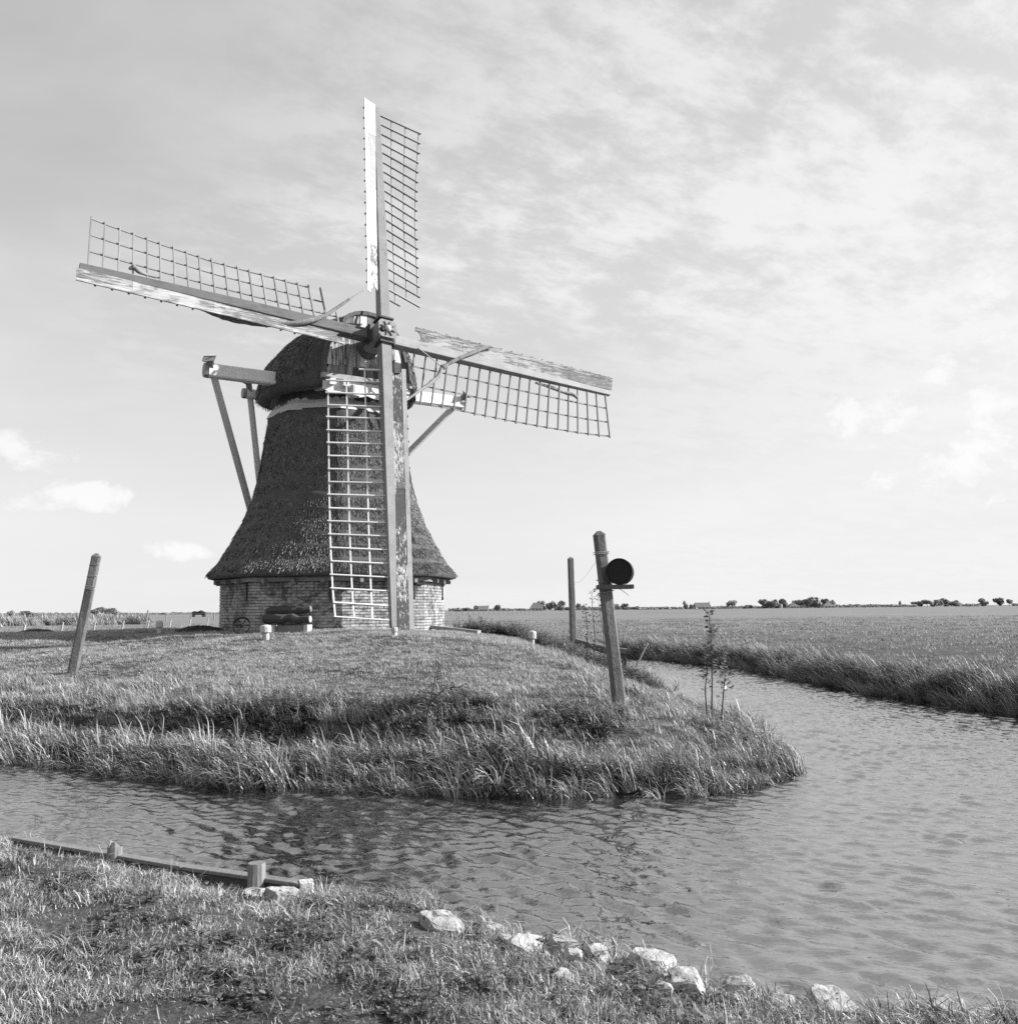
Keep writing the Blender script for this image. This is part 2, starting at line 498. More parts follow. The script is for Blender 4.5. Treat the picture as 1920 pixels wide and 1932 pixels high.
# ------------------------------------------------------------------ the lie of the land
FRONT = [(-90, 44), (-40, 27), (-14, 16.8), (-9.5, 14.7), (-7.12, 13.55), (-6.3, 13.14), (-5.57, 12.83), (-4.73, 12.17), (-4.09, 11.91), (-3.56, 11.52), (-2.84, 11.25), (-1.66, 10.99), (-.97, 10.83), (0, 10.6), (1.2, 10.59), (2.15, 10.55), (2.79, 11.18), (3.3, 11.8), (3.62, 12.95), (3.66, 14.46), (3.62, 17.16), (3.6, 21.39), (3.5, 26.2), (3.5, 31.5), (3.0, 34), (0, 36), (-1.5, 37.5)]
FAR = [(-.5, 40), (3.5, 40.2), (5.3, 38.6), (7.48, 32.64), (7.98, 27.08), (8.39, 22.0), (8.93, 19.52), (9.3, 17.57), (10.2, 14.5), (12.5, 10), (17, 4), (24, -4)]
NEAR = [(14, -4), (8, 2.6), (4.2, 3.9), (2.25, 4.46), (1.85, 4.48), (1.60, 4.54), (1.40, 4.66), (1.14, 4.86), (.92, 5.12), (.64, 5.42), (.2, 5.64), (-.06, 5.74), (-.5, 6.1), (-1.05, 6.40), (-1.40, 6.66), (-1.81, 7.0), (-3.12, 7.78), (-4.25, 8.50), (-4.9, 9.0), (-7, 10.4), (-12, 12.6), (-40, 22), (-90, 37)]
WPOLY = np.array(FRONT + FAR + NEAR)


def seg_dist(px, py, pts):
    pts = np.asarray(pts, float); best = np.full(np.shape(px), 1e9)
    for (ax, ay), (bx, by) in zip(pts[:-1], pts[1:]):
        vx, vy = bx - ax, by - ay; L = vx * vx + vy * vy
        t = np.clip(((px - ax) * vx + (py - ay) * vy) / L, 0, 1)
        best = np.minimum(best, np.hypot(px - ax - t * vx, py - ay - t * vy))
    return best


def in_water(px, py):
    ins = np.zeros(np.shape(px), bool); P = WPOLY; n = len(P)
    for i in range(n):
        x1, y1 = P[i]; x2, y2 = P[(i + 1) % n]
        if y1 == y2: continue
        c = ((y1 > py) != (y2 > py)) & (px < (x2 - x1) * (py - y1) / (y2 - y1) + x1)
        ins ^= c
    return ins


MILL = Vector((-4.53, 24.82, 1.60))


def land(px, py):
    """height of the ground, distance from the water's edge, nearest shore"""
    px = np.asarray(px, float); py = np.asarray(py, float)
    d1, d2, d3 = seg_dist(px, py, FRONT), seg_dist(px, py, FAR), seg_dist(px, py, NEAR)
    dm = np.minimum(np.minimum(d1, d2), d3)
    wet = in_water(px, py)
    # the mill mound
    dF, dR = seg_dist(px, py, FRONT[:18]), seg_dist(px, py, FRONT[17:])
    wob = .75 * (vnoise(px, py, .55) - .5) + .3 * (vnoise(px, py, 1.5) - .5)
    dw = np.maximum(0, dF + wob * np.clip(dF / .5, 0, 1))
    zA = np.interp(dw, [0, .12, .5, 1.0, 1.28, 2.2, 3.5, 5, 7, 8.5, 400], [.02, .15, .21, .25, .62, .77, .96, 1.20, 1.52, 1.63, 1.64])
    zB = np.interp(dR, [0, .12, .5, 1.2, 2.4, 3.4, 5, 8, 400], [.02, .14, .30, .52, .95, 1.32, 1.50, 1.63, 1.63])
    zi = np.minimum(zA, zB)
    pl = 1.64 - .022 * np.maximum(0, -px - 9)
    zi = np.minimum(zi, np.maximum(pl, .6))
    back = np.clip((py - 28.5) / 7.0, 0, 1); back = back * back * (3 - 2 * back)
    lft = np.clip((-px - 17) / 12.0, 0, 1)
    zi = zi * (1 - back) + .5 * back
    zi = zi * (1 - lft) + np.minimum(zi, .62) * lft
    zi = zi + .05 * (vnoise(px, py, .9) - .5) + .10 * (vnoise(px, py, .33) - .5) * np.clip(d1 / 3, 0, 1)
    zf = np.interp(d2, [0, .1, .5, 1.6, 5, 400], [.02, .16, .34, .48, .50, .50]) + .10 * (vnoise(px, py, .25) - .5) * np.clip(d2 / 3, 0, 1)
    zn = np.interp(d3, [0, .08, .4, 1.2, 3, 400], [.02, .15, .27, .36, .42, .45]) + .09 * (vnoise(px, py, 1.6) - .5) + .05 * (vnoise(px, py, 4.) - .5)
    rev = np.clip((px + 4.7) / .4, 0, 1) * np.clip((-1.25 - px) / .25, 0, 1) * np.clip(1.3 - d3 / .9, 0, 1)
    zn = zn - rev * .13 * np.clip(d3 / .05, 0, 1)
    w1, w2, w3 = (1 / (q + .02) ** 9 for q in (d1, d2, d3))
    z = (zi * w1 + zf * w2 + zn * w3) / (w1 + w2 + w3)
    z = np.where(wet, -np.minimum(.9, .12 + dm * .7), z)
    return z, np.where(wet, -dm, dm), np.argmin(np.stack([d1, d2, d3]), 0)


def gz(x, y):
    if y > 60: return .5
    return float(land(np.array([x]), np.array([y]))[0][0])


def hit(x, y, y0=9.0, y1=60.0):
    """where the sight line through a picture point meets the ground"""
    r = ray(x, y); Y = np.linspace(y0, y1, 1500); t = Y / r.y
    z = EYE + r.z * t; k = np.nonzero(z <= land(r.x * t, Y)[0])[0]
    i = k[0] if len(k) else -1
    if i == -1: return None
    return Vector((r.x * t[i], Y[i], z[i]))


def spaced(lo, hi, step, out_lo, out_hi, grow=1.16):
    a = list(np.arange(lo, hi + 1e-6, step)); s = step; q = a[-1]
    while q < out_hi: s *= grow; q += s; a.append(q)
    s = step; q = a[0]; pre = []
    while q > out_lo: s *= grow; q -= s; pre.append(q)
    return np.array(pre[::-1] + a)


def make_ground():
    xs = spaced(-14, 12, .13, -2800, 2800, 1.13); ys = spaced(2.5, 36, .13, -60, 6000, 1.11)
    X, Y = np.meshgrid(xs, ys)
    Z = land(X.ravel(), Y.ravel())[0]
    nx, ny = len(xs), len(ys)
    v = np.stack([X.ravel(), Y.ravel(), Z], 1)
    i = (np.arange(ny - 1)[:, None] * nx + np.arange(nx - 1)[None]).ravel()
    f = np.stack([i, i + 1, i + nx + 1, i + nx], 1)
    me = bpy.data.meshes.new('ground'); me.from_pydata(v.tolist(), [], f.tolist()); me.update()
    me.materials.append(M['ground']); me.polygons.foreach_set('use_smooth', [True] * len(me.polygons))
    o = bpy.data.objects.new('ground', me); C.objects.link(o); tag(o, kind='structure')
    make_water()


def waves(X, Y, slope=.19, n=110):
    """wind from the right: a spectrum of short crested ripples, ruffled in patches"""
    q = np.random.default_rng(4); Z = np.zeros_like(X)
    lam = np.exp(q.uniform(math.log(.080), math.log(.36), n)); th = R(208) + q.normal(0, R(17), n)
    cross = q.random(n) < .30; th = np.where(cross, R(252) + q.normal(0, R(20), n), th)
    a = lam ** 1.05; a *= slope / math.sqrt(np.sum((2 * math.pi * a / lam) ** 2) / 2)
    n1 = 2.0 * vnoise(X, Y, .35)
    for l, t, am, ph in zip(lam, th, a, q.uniform(0, 6.28, n)):
        k = 2 * math.pi / l; arg = k * (X * math.cos(t) + Y * math.sin(t)) + ph + n1
        Z += am * (np.sin(arg) + .18 * np.cos(2 * arg))
    calm = np.clip(.35 + 1.35 * (.6 * vnoise(X, Y, .28) + .4 * vnoise(X, Y, .8)), .3, 1.5)
    return Z * calm


def make_water():
    xs = spaced(-8.0, 10.2, .036, -95, 60, 1.25)
    ys = np.concatenate([spaced(4.0, 14, .030, -9, 14, 1.3), np.arange(14.06, 42, .065), [43, 45, 50, 60]])
    ys = np.unique(ys[(ys <= 14) | (ys > 14.05)])
    X, Y = np.meshgrid(xs, ys); inner = (X > -9) & (X < 11) & (Y > 3.8) & (Y < 42.5)
    Z = np.zeros_like(X); Z[inner] = waves(X[inner], Y[inner])
    nx, ny = len(xs), len(ys)
    i = (np.arange(ny - 1)[:, None] * nx + np.arange(nx - 1)[None]).ravel()
    f = np.stack([i, i + 1, i + nx + 1, i + nx], 1)
    v = np.stack([X.ravel(), Y.ravel(), Z.ravel()], 1)
    # drop what lies deep under dry land
    land_z, dsh, _ = land(v[:, 0], v[:, 1]); keep = (dsh < .6)
    f = f[keep[f].any(1)]
    me = bpy.data.meshes.new('water'); me.from_pydata(v.tolist(), [], f.tolist()); me.update()
    me.materials.append(M['water']); me.polygons.foreach_set('use_smooth', [True] * len(me.polygons))
    o = bpy.data.objects.new('water', me); C.objects.link(o); tag(o, kind='structure')


make_ground()


# ------------------------------------------------------------------ scattering of what nobody can count
def proto(name, mb_v, mb_f, tone, mat_):
    me = bpy.data.meshes.new(name); me.from_pydata([tuple(q) for q in mb_v], [], mb_f); me.update()
    a = me.attributes.new('tone', 'FLOAT', 'POINT'); a.data.foreach_set('value', np.asarray(tone, dtype=np.float32))
    me.materials.append(M[mat_])
    return bpy.data.objects.new(name, me)


def tuft(name, n, h, spread, width, lean, droop, mat_, seed, hv=.45, segs=3):
    q = random.Random(seed); V = []; F = []; Tn = []
    for b in range(n):
        an = q.uniform(0, 2 * math.pi); rr = spread * math.sqrt(q.random())
        x, y = rr * math.cos(an), rr * math.sin(an)
        L = h * (1 - hv + 2 * hv * q.random() ** 1.3)
        di = q.uniform(0, 2 * math.pi); sp = q.uniform(.1, .55)
        dxv = Vector((math.cos(di) * sp - lean, math.sin(di) * sp, 1)).normalized()
        side = Vector((math.cos(di + 1.57 + q.uniform(-.8, .8)), math.sin(di + 1.57 + q.uniform(-.8, .8)), 0)).normalized()
        w = width * q.uniform(.6, 1.3); t = q.random()
        p = Vector((x, y, -.02)); o = len(V); dr = dxv.copy()
        for s in range(segs):
            ww = w * (1 - .75 * (s / segs) ** 1.5) / 2
            V += [p - side * ww, p + side * ww]; Tn += [t * (.55 + .45 * s / segs)] * 2  # tone falls towards the root: shade low in the tuft put into colour
            p = p + dr * (L / segs)
            dr = (dr + Vector((dxv.x * droop, dxv.y * droop, -droop * .8)) * (1.0 * (s + 1) / segs)).normalized()
        V.append(p); Tn.append(t)
        for s in range(segs - 1): F.append((o + 2 * s, o + 2 * s + 1, o + 2 * s + 3, o + 2 * s + 2))
        F.append((o + 2 * segs - 2, o + 2 * segs - 1, o + 2 * segs))
    return proto(name, V, F, Tn, mat_)


def leafy(name, stems, h, leaf, mat_, seed, nleaf=12, spread=.12, lw=.45):
    q = random.Random(seed); V = []; F = []; Tn = []
    def quad(a, b, c, d_, t):
        o = len(V); V.extend([a, b, c, d_]); Tn.extend([t] * 4); F.append((o, o + 1, o + 2, o + 3))
    for s in range(stems):
        an = q.uniform(0, 6.28); p0 = Vector((math.cos(an), math.sin(an), 0)) * spread * q.random()
        p0.z = -.02
        top = p0 + Vector((q.uniform(-.3, .2), q.uniform(-.25, .25), 1)) * h * q.uniform(.55, 1.1)
        sw = Vector((.004, .002, 0)); quad(p0 - sw, p0 + sw, top + sw * .4, top - sw * .4, .2)
        for k in range(nleaf):
            f = .12 + .88 * k / nleaf; c = p0.lerp(top, f)
            a = q.uniform(0, 6.28); out = Vector((math.cos(a), math.sin(a), q.uniform(-.35, .5))).normalized()
            L = leaf * q.uniform(.6, 1.25) * (1.2 - .5 * f)
            sd = out.cross(Vector((0, 0, 1))).normalized() * L * lw
            sd = sd + Vector((0, 0, q.uniform(-.3, .3) * L * lw)); t = q.random()
            quad(c, c + out * L * .5 + sd * .5, c + out * L, c + out * L * .5 - sd * .5, t)
    return proto(name, V, F, Tn, mat_)


def scatter(name, pts, rot, scl, protos, label, cat, parent=None, seed=1):
    me = bpy.data.meshes.new(name); n = len(pts)
    me.vertices.add(n); me.vertices.foreach_set('co', np.asarray(pts, dtype=np.float32).ravel()); me.update()
    a = me.attributes.new('rot', 'FLOAT_VECTOR', 'POINT'); a.data.foreach_set('vector', np.asarray(rot, dtype=np.float32).ravel())
    a = me.attributes.new('scl', 'FLOAT_VECTOR', 'POINT'); a.data.foreach_set('vector', np.asarray(scl, dtype=np.float32).ravel())
    a = me.attributes.new('idx', 'INT', 'POINT')
    a.data.foreach_set('value', np.random.default_rng(seed).integers(0, len(protos), n).astype(np.int32))
    o = bpy.data.objects.new(name, me); C.objects.link(o)
    col = bpy.data.collections.new(name + '_kinds')
    for p in protos: col.objects.link(p)
    ng = bpy.data.node_groups.new(name, 'GeometryNodeTree')
    ng.interface.new_socket('Geometry', in_out='INPUT', socket_type='NodeSocketGeometry')
    ng.interface.new_socket('Geometry', in_out='OUTPUT', socket_type='NodeSocketGeometry')
    T = NT(ng)
    gi = T.n('NodeGroupInput'); go = T.n('NodeGroupOutput')
    ci = T.n('GeometryNodeCollectionInfo'); ci.inputs['Collection'].default_value = col
    ci.inputs['Separate Children'].default_value = True; ci.inputs['Reset Children'].default_value = True
    ip = T.n('GeometryNodeInstanceOnPoints'); ip.inputs['Pick Instance'].default_value = True
    def na(nm, ty):
        q = T.n('GeometryNodeInputNamedAttribute', data_type=ty); q.inputs['Name'].default_value = nm
        return [s for s in q.outputs if s.enabled][0]
    e2r = T.n('FunctionNodeEulerToRotation'); T.link(na('rot', 'FLOAT_VECTOR'), e2r.inputs[0])
    T.link(gi.outputs[0], ip.inputs['Points']); T.link(ci.outputs[0], ip.inputs['Instance'])
    T.link(na('idx', 'INT'), ip.inputs['Instance Index'])
    T.link(e2r.outputs[0], ip.inputs['Rotation']); T.link(na('scl', 'FLOAT_VECTOR'), ip.inputs['Scale'])
    T.link(ip.outputs[0], go.inputs[0])
    md = o.modifiers.new('scatter', 'NODES'); md.node_group = ng
    if parent is not None:
        o.parent = parent; o['kind'] = 'stuff'
    else:
        tag(o, label, cat, kind='stuff')
    return o


def sample(n, box, keep, seed):
    q = np.random.default_rng(seed)
    x = q.uniform(box[0], box[1], n); y = q.uniform(box[2], box[3], n)
    z, dsh, sh = land(x, y)
    k = keep(x, y, z, dsh, sh, q.random(n))
    return np.stack([x[k], y[k], z[k]], 1), dsh[k], sh[k]


def rots(n, seed, spin=math.pi, tilt=.15):
    q = np.random.default_rng(seed)
    return np.stack([q.uniform(-tilt, tilt, n), q.uniform(-tilt, tilt, n), q.uniform(-spin, spin, n)], 1)


def scales(n, seed, lo, hi):
    q = np.random.default_rng(seed); s = q.uniform(lo, hi, n); return np.stack([s, s, s * q.uniform(.8, 1.2, n)], 1)


def visible(x, y, m=1.0):
    return (y > 2.5) & (np.abs(x) < .57 * y + 1.2 * m)


def grow_vegetation():
    millr = lambda x, y: np.hypot(x - MILL.x, y - MILL.y)
    # short lawn on the mound
    P, dsh, sh = sample(90000, (-20, 4.6, 11, 36), lambda x, y, z, d_, s, r: (s == 0) & (d_ > .9) & visible(x, y) & (millr(x, y) > 2.75) & (r < np.clip(1.25 - .022 * (y - 11), .3, 1)) & (r > .1 + .3 * (vnoise(x, y, .8) < .28)), 21)
    pr = [tuft('lawn_tuft', 46, .045, .15, .007, .30, .5, 'grass', 50 + i, .5, 2) for i in range(6)]
    hump = .6 + .7 * vnoise(P[:, 0], P[:, 1], .7)
    s = scales(len(P), 22, .75, 1.25) * hump[:, None]
    scatter('lawn_grass', P, rots(len(P), 23, 1.2), s, pr, 'short windblown grass covering the mill mound', 'grass', seed=3)
    # rank grass on the slope of the mound bank
    P, dsh, sh = sample(30000, (-20, 4.6, 10, 36), lambda x, y, z, d_, s, r: (s == 0) & (d_ > .15) & (d_ < 2.8) & visible(x, y) & (r < np.where(d_ < 1.6, .85, .40) * (.62 + .6 * (vnoise(x, y, 1.1) > .38))), 31)
    pr = [tuft('bank_tuft', 40, .15, .13, .009, .35, .75, 'tuss', 70 + i, .5, 3) for i in range(6)]
    s = scales(len(P), 32, .7, 1.35)
    s *= np.where((P[:, 0] > 2.2) & (P[:, 1] > 13.5), .55, 1)[:, None]
    scatter('bank_grass', P, rots(len(P), 33, 1.0), s, pr, 'rank grass on the sloping bank of the mill mound', 'grass', seed=4)
    # reeds at the water's edge of the mound
    P, dsh, sh = sample(80000, (-20, 4.8, 9.8, 40), lambda x, y, z, d_, s, r: (s == 0) & (d_ > -.22) & (d_ < .62) & visible(x, y) & (r < np.where(d_ < .45, .8, .4) * (.42 + .7 * (vnoise(x, y, 1.7) > .36)) ), 41)
    P[:, 2] = np.maximum(P[:, 2], -.05)
    pr = [tuft('reed_tuft', 24, .42, .10, .016, .42, 1.0, 'reed', 90 + i, .4, 4) for i in range(8)]
    s = scales(len(P), 42, .65, 1.2)
    s *= np.where(P[:, 0] > 2, np.interp(P[:, 1], [12.5, 14, 16, 20], [1, .75, .5, .42]), 1)[:, None]
    s *= (.55 + .85 * vnoise(P[:, 0], P[:, 1], 1.1))[:, None]
    scatter('waterside_reeds', P, rots(len(P), 43, .9, .2), s, pr, 'long arching reeds and sedge along the edge of the mound', 'reeds', seed=5)
    # reeds on the far bank
    P, dsh, sh = sample(60000, (-3, 24, 8, 46), lambda x, y, z, d_, s, r: (s == 1) & (d_ > -.2) & (d_ < 1.0) & visible(x, y) & (r < .8 * (.3 + .8 * (vnoise(x, y, 1.2) > .3))), 51)
    P[:, 2] = np.maximum(P[:, 2], -.05)
    pr = [tuft('far_reed_tuft', 26, .54, .13, .016, .45, .7, 'far_reed', 110 + i, .35, 4) for i in range(6)]
    scatter('far_bank_reeds', P, rots(len(P), 53, .7, .15), scales(len(P), 52, .7, 1.15), pr, 'tall reeds leaning left along the far bank of the channel', 'reeds', seed=6)
    # rough pasture over the water
    P, dsh, sh = sample(150000, (-60, 75, 14, 130), lambda x, y, z, d_, s, r: (z > .2) & ((s == 1) | (y > 34)) & (d_ > .5) & visible(x, y, 3) & (r < np.clip(26.0 / y, .18, 1) ** 1.2 * (.45 + .8 * (vnoise(x, y, .45) > .42))), 61)
    pr = [tuft('pasture_tuft', 26, .06, .22, .016, .35, .6, 'pasture', 130 + i, .5, 2) for i in range(5)]
    s = scales(len(P), 62, .7, 1.3) * (.5 + 1.3 * vnoise(P[:, 0], P[:, 1] * 2.2, .3))[:, None] * (1 + np.clip((P[:, 1] - 30) / 90, 0, .5))[:, None]
    scatter('pasture_grass', P, rots(len(P), 63, 1.2), s, pr, 'rough grass of the flat pasture beyond the water', 'grass', seed=7)
    # near bank: tussocks, short sward, docks
    nb = lambda x, y, z, d_, s: (s == 2) & visible(x, y, .4) & (y < 11.5) & (x > -8) & (x < 4)
    bare = lambda x, y: vnoise(x, y, 1.3) + .35 * vnoise(x, y, 4.)
    P, dsh, sh = sample(130000, (-7.5, 4, 2.6, 11.5), lambda x, y, z, d_, s, r: nb(x, y, z, d_, s) & (d_ > .03) & (r < .78 * np.clip((bare(x, y) - .42) * 3.4, .06, 1)), 71)
    pr = [tuft('sward_tuft', 30, .052, .05, .0045, .25, 1.1, 'sward', 150 + i, .5, 3) for i in range(7)]
    scatter('near_bank_sward', P, rots(len(P), 73, 3.1, .3), scales(len(P), 72, .6, 1.4), pr, 'short ragged grass covering the near bank', 'grass', seed=8)
    P, dsh, sh = sample(14000, (-7.5, 4, 2.6, 11.5), lambda x, y, z, d_, s, r: nb(x, y, z, d_, s) & (d_ > .0) & (r < np.where(d_ < .5, .75, .22) * np.where((x > -4.6) & (x < -1.4) & (d_ < .5), .12, 1) * np.clip((bare(x, y) - .45) * 3.5, .05, 1)), 81)
    tsc = scales(len(P), 82, .55, 1.3) * np.interp(dsh, [0, .25, .5], [1.45, 1.2, 1.0])[:, None]
    pr = [tuft('tussock', 40, .12, .05, .005, .3, 1.2, 'sward', 170 + i, .45, 4) for i in range(7)]
    scatter('near_bank_tussocks', P, rots(len(P), 83, 1.6, .2), tsc, pr, 'longer grass tussocks along the near water edge', 'grass', seed=9)
    P = []
    for x_, y_, n_ in ((800, 1728, 6), (775, 1735, 4), (905, 1765, 4), (935, 1772, 4), (330, 1655, 4), (1090, 1805, 3), (1150, 1815, 3), (1230, 1850, 2), (1890, 1928, 4), (1700, 1932, 3), (60, 1606, 4), (640, 1722, 3), (230, 1700, 3), (560, 1800, 3), (120, 1880, 3), (700, 1880, 3), (860, 1860, 2)):
        c = atz(x_, y_, .2)
        for _ in range(n_):
            x, y = c.x + rnd.gauss(0, .05), c.y + rnd.gauss(0, .05); P.append((x, y, max(gz(x, y), .02)))
    P = np.array(P); pr = [tuft('big_tussock', 46, .22, .05, .006, .2, 1.5, 'tuss', 175 + i, .4, 5) for i in range(4)]
    scatter('large_tussocks', P, rots(len(P), 86, 1.6, .25), scales(len(P), 87, .6, 1.05), pr, 'few big drooping tussocks standing out on the near bank', 'grass', seed=14)
    P, dsh, sh = sample(2600, (-6, 3.5, 2.6, 9.5), lambda x, y, z, d_, s, r: nb(x, y, z, d_, s) & (d_ > .25) & (r < .5), 91)
    pr = [leafy('clover', 6, .035, .026, 'weed', 190 + i, 7, .05, .8) for i in range(5)]
    scatter('near_bank_herbs', P, rots(len(P), 93), scales(len(P), 92, .5, 1.3), pr, 'low broad-leaved herbs among the near grass', 'weeds', seed=10)
    P, dsh, sh = sample(42000, (-6.5, 3.4, 2.6, 10), lambda x, y, z, d_, s, r: nb(x, y, z, d_, s) & (d_ > .04) & (r < .35 + .5 * (vnoise(x, y, 6.) > .4)), 98)
    pr = [tuft('cropped_tuft', 20, .022, .045, .0038, .2, .9, 'sward', 450 + i, .6, 2) for i in range(5)]
    scatter('cropped_turf', P, rots(len(P), 99, 3.1, .4), scales(len(P), 94, .5, 1.5), pr, 'trodden cropped turf between the tussocks of the near bank', 'grass', seed=15)
    P, dsh, sh = sample(16000, (-6, 3.2, 2.6, 9.5), lambda x, y, z, d_, s, r: nb(x, y, z, d_, s) & (d_ > .05) & (r < .9 * (bare(x, y) < .66)), 95)
    pr = []
    for i in range(5):
        q = random.Random(900 + i); b_ = MB().lathe((0, 0, -.3), [(.35, 0), (.9, .15), (1.0, .35), (.8, .6), (.3, .8)], 7, jit=.25)
        b_.v = [(x + q.uniform(-.2, .2), y + q.uniform(-.2, .2), z + q.uniform(-.15, .15)) for x, y, z in b_.v]
        pr.append(proto('clod', b_.v, b_.f, [q.random()] * len(b_.v), 'clod'))
    sc = np.random.default_rng(96).uniform(.003, .013, (len(P), 1)) * np.array([[1, 1, .8]])
    scatter('soil_crumbs', P, rots(len(P), 97), sc, pr, 'dark crumbs of soil in the bare patches of the near bank', 'soil', seed=13)
    A = []
    q = np.random.default_rng(60)
    for x_, y_, n_ in ((100, 1700, 26), (250, 1760, 22), (420, 1690, 18), (560, 1800, 30), (330, 1850, 20), (640, 1760, 22), (760, 1820, 24), (900, 1880, 20), (150, 1830, 18), (480, 1900, 18), (720, 1915, 18), (1080, 1910, 16), (980, 1790, 10), (1180, 1870, 14), (30, 1640, 14), (1350, 1915, 12)):
        c = atz(x_, y_, .3); x = c.x + q.normal(0, .13, n_); y = c.y + q.normal(0, .16, n_); A.append(np.stack([x, y, np.maximum(land(x, y)[0], .03)], 1))
    P = np.concatenate(A); pr = [leafy('dead_nettle', 4, .085, .04, 'weed', 260 + i, 9, .05, .6) for i in range(5)]
    scatter('near_bank_weeds', P, rots(len(P), 64), scales(len(P), 65, .6, 1.3), pr, 'dark low weed clumps scattered over the near bank', 'weeds', seed=16)
    # weeds on the mound: bramble patch, and the leafy row running down to the sluice
    def blob(cx, cy, rx, ry, n, seed):
        q = np.random.default_rng(seed); a = q.normal(0, .5, (n, 2)); x = cx + a[:, 0] * rx; y = cy + a[:, 1] * ry
        z, d_, s = land(x, y); k = d_ > .1
        return np.stack([x[k], y[k], z[k]], 1)
    A = [blob(*q) for q in ((-3.2, 12.9, 1.3, .8, 320, 1), (-4.4, 13.3, .8, .6, 110, 2), (-1.1, 12.6, .9, .6, 180, 3), (-5.6, 13.5, 1.0, .45, 120, 4), (.9, 12.2, .6, .5, 60, 5))]
    P = np.concatenate(A); pr = [leafy('bramble', 4, .22, .075, 'weed', 210 + i, 11, .12) for i in range(5)]
    scatter('bank_weeds', P, rots(len(P), 101), scales(len(P), 102, .6, 1.2), pr, 'leafy weeds in dark clumps on the mound slope', 'weeds', seed=11)
    q = np.random.default_rng(5); t = q.random(900)
    hx = np.interp(t, [0, .3, .55, 1], [-1.1, .55, 1.35, 2.75]); hy = np.interp(t, [0, .3, .55, 1], [25.6, 24.6, 23.2, 19.8])
    x = hx + q.normal(0, .22, 900); y = hy + q.normal(0, .35, 900); z, d_, s = land(x, y)
    P = np.stack([x, y, z], 1)[d_ > .1]
    pr = [leafy('nettle', 4, .36, .10, 'weed', 230 + i, 12, .13) for i in range(5)]
    scatter('nettle_row', P, rots(len(P), 111), scales(len(P), 112, .55, 1.15), pr, 'leafy dark nettle row running from the mill down to the sluice', 'weeds', seed=12)


grow_vegetation()

# ------------------------------------------------------------------ the windmill
CAPAZ = R(34)
NF = Vector((math.sin(CAPAZ), -math.cos(CAPAZ), 0))       # where the cap faces
XF = Vector((math.cos(CAPAZ), math.sin(CAPAZ), 0))        # to its left hand, seen from the mill; right in the picture
mill = thing('windmill', MILL, 'thatched smock drainage mill with brick base and four lattice sails', 'windmill')


def mp(k, w, z): return Vector((MILL.x, MILL.y, 0)) + NF * k + XF * w + Vector((0, 0, z))


OCT = 36.0


def oct_ring(r, z, round_=0.0, per=6):
    out = []
    for i in range(8):
        a0, a1 = R(OCT - 22.5 + 45 * i), R(OCT + 22.5 + 45 * i)
        p0 = Vector((math.sin(a0), -math.cos(a0), 0)) * r; p1 = Vector((math.sin(a1), -math.cos(a1), 0)) * r
        for k in range(per):
            p = p0.lerp(p1, k / per)
            p = p.lerp(p.normalized() * r * .965, round_)
            out.append(Vector((MILL.x + p.x, MILL.y + p.y, z)))
    return out


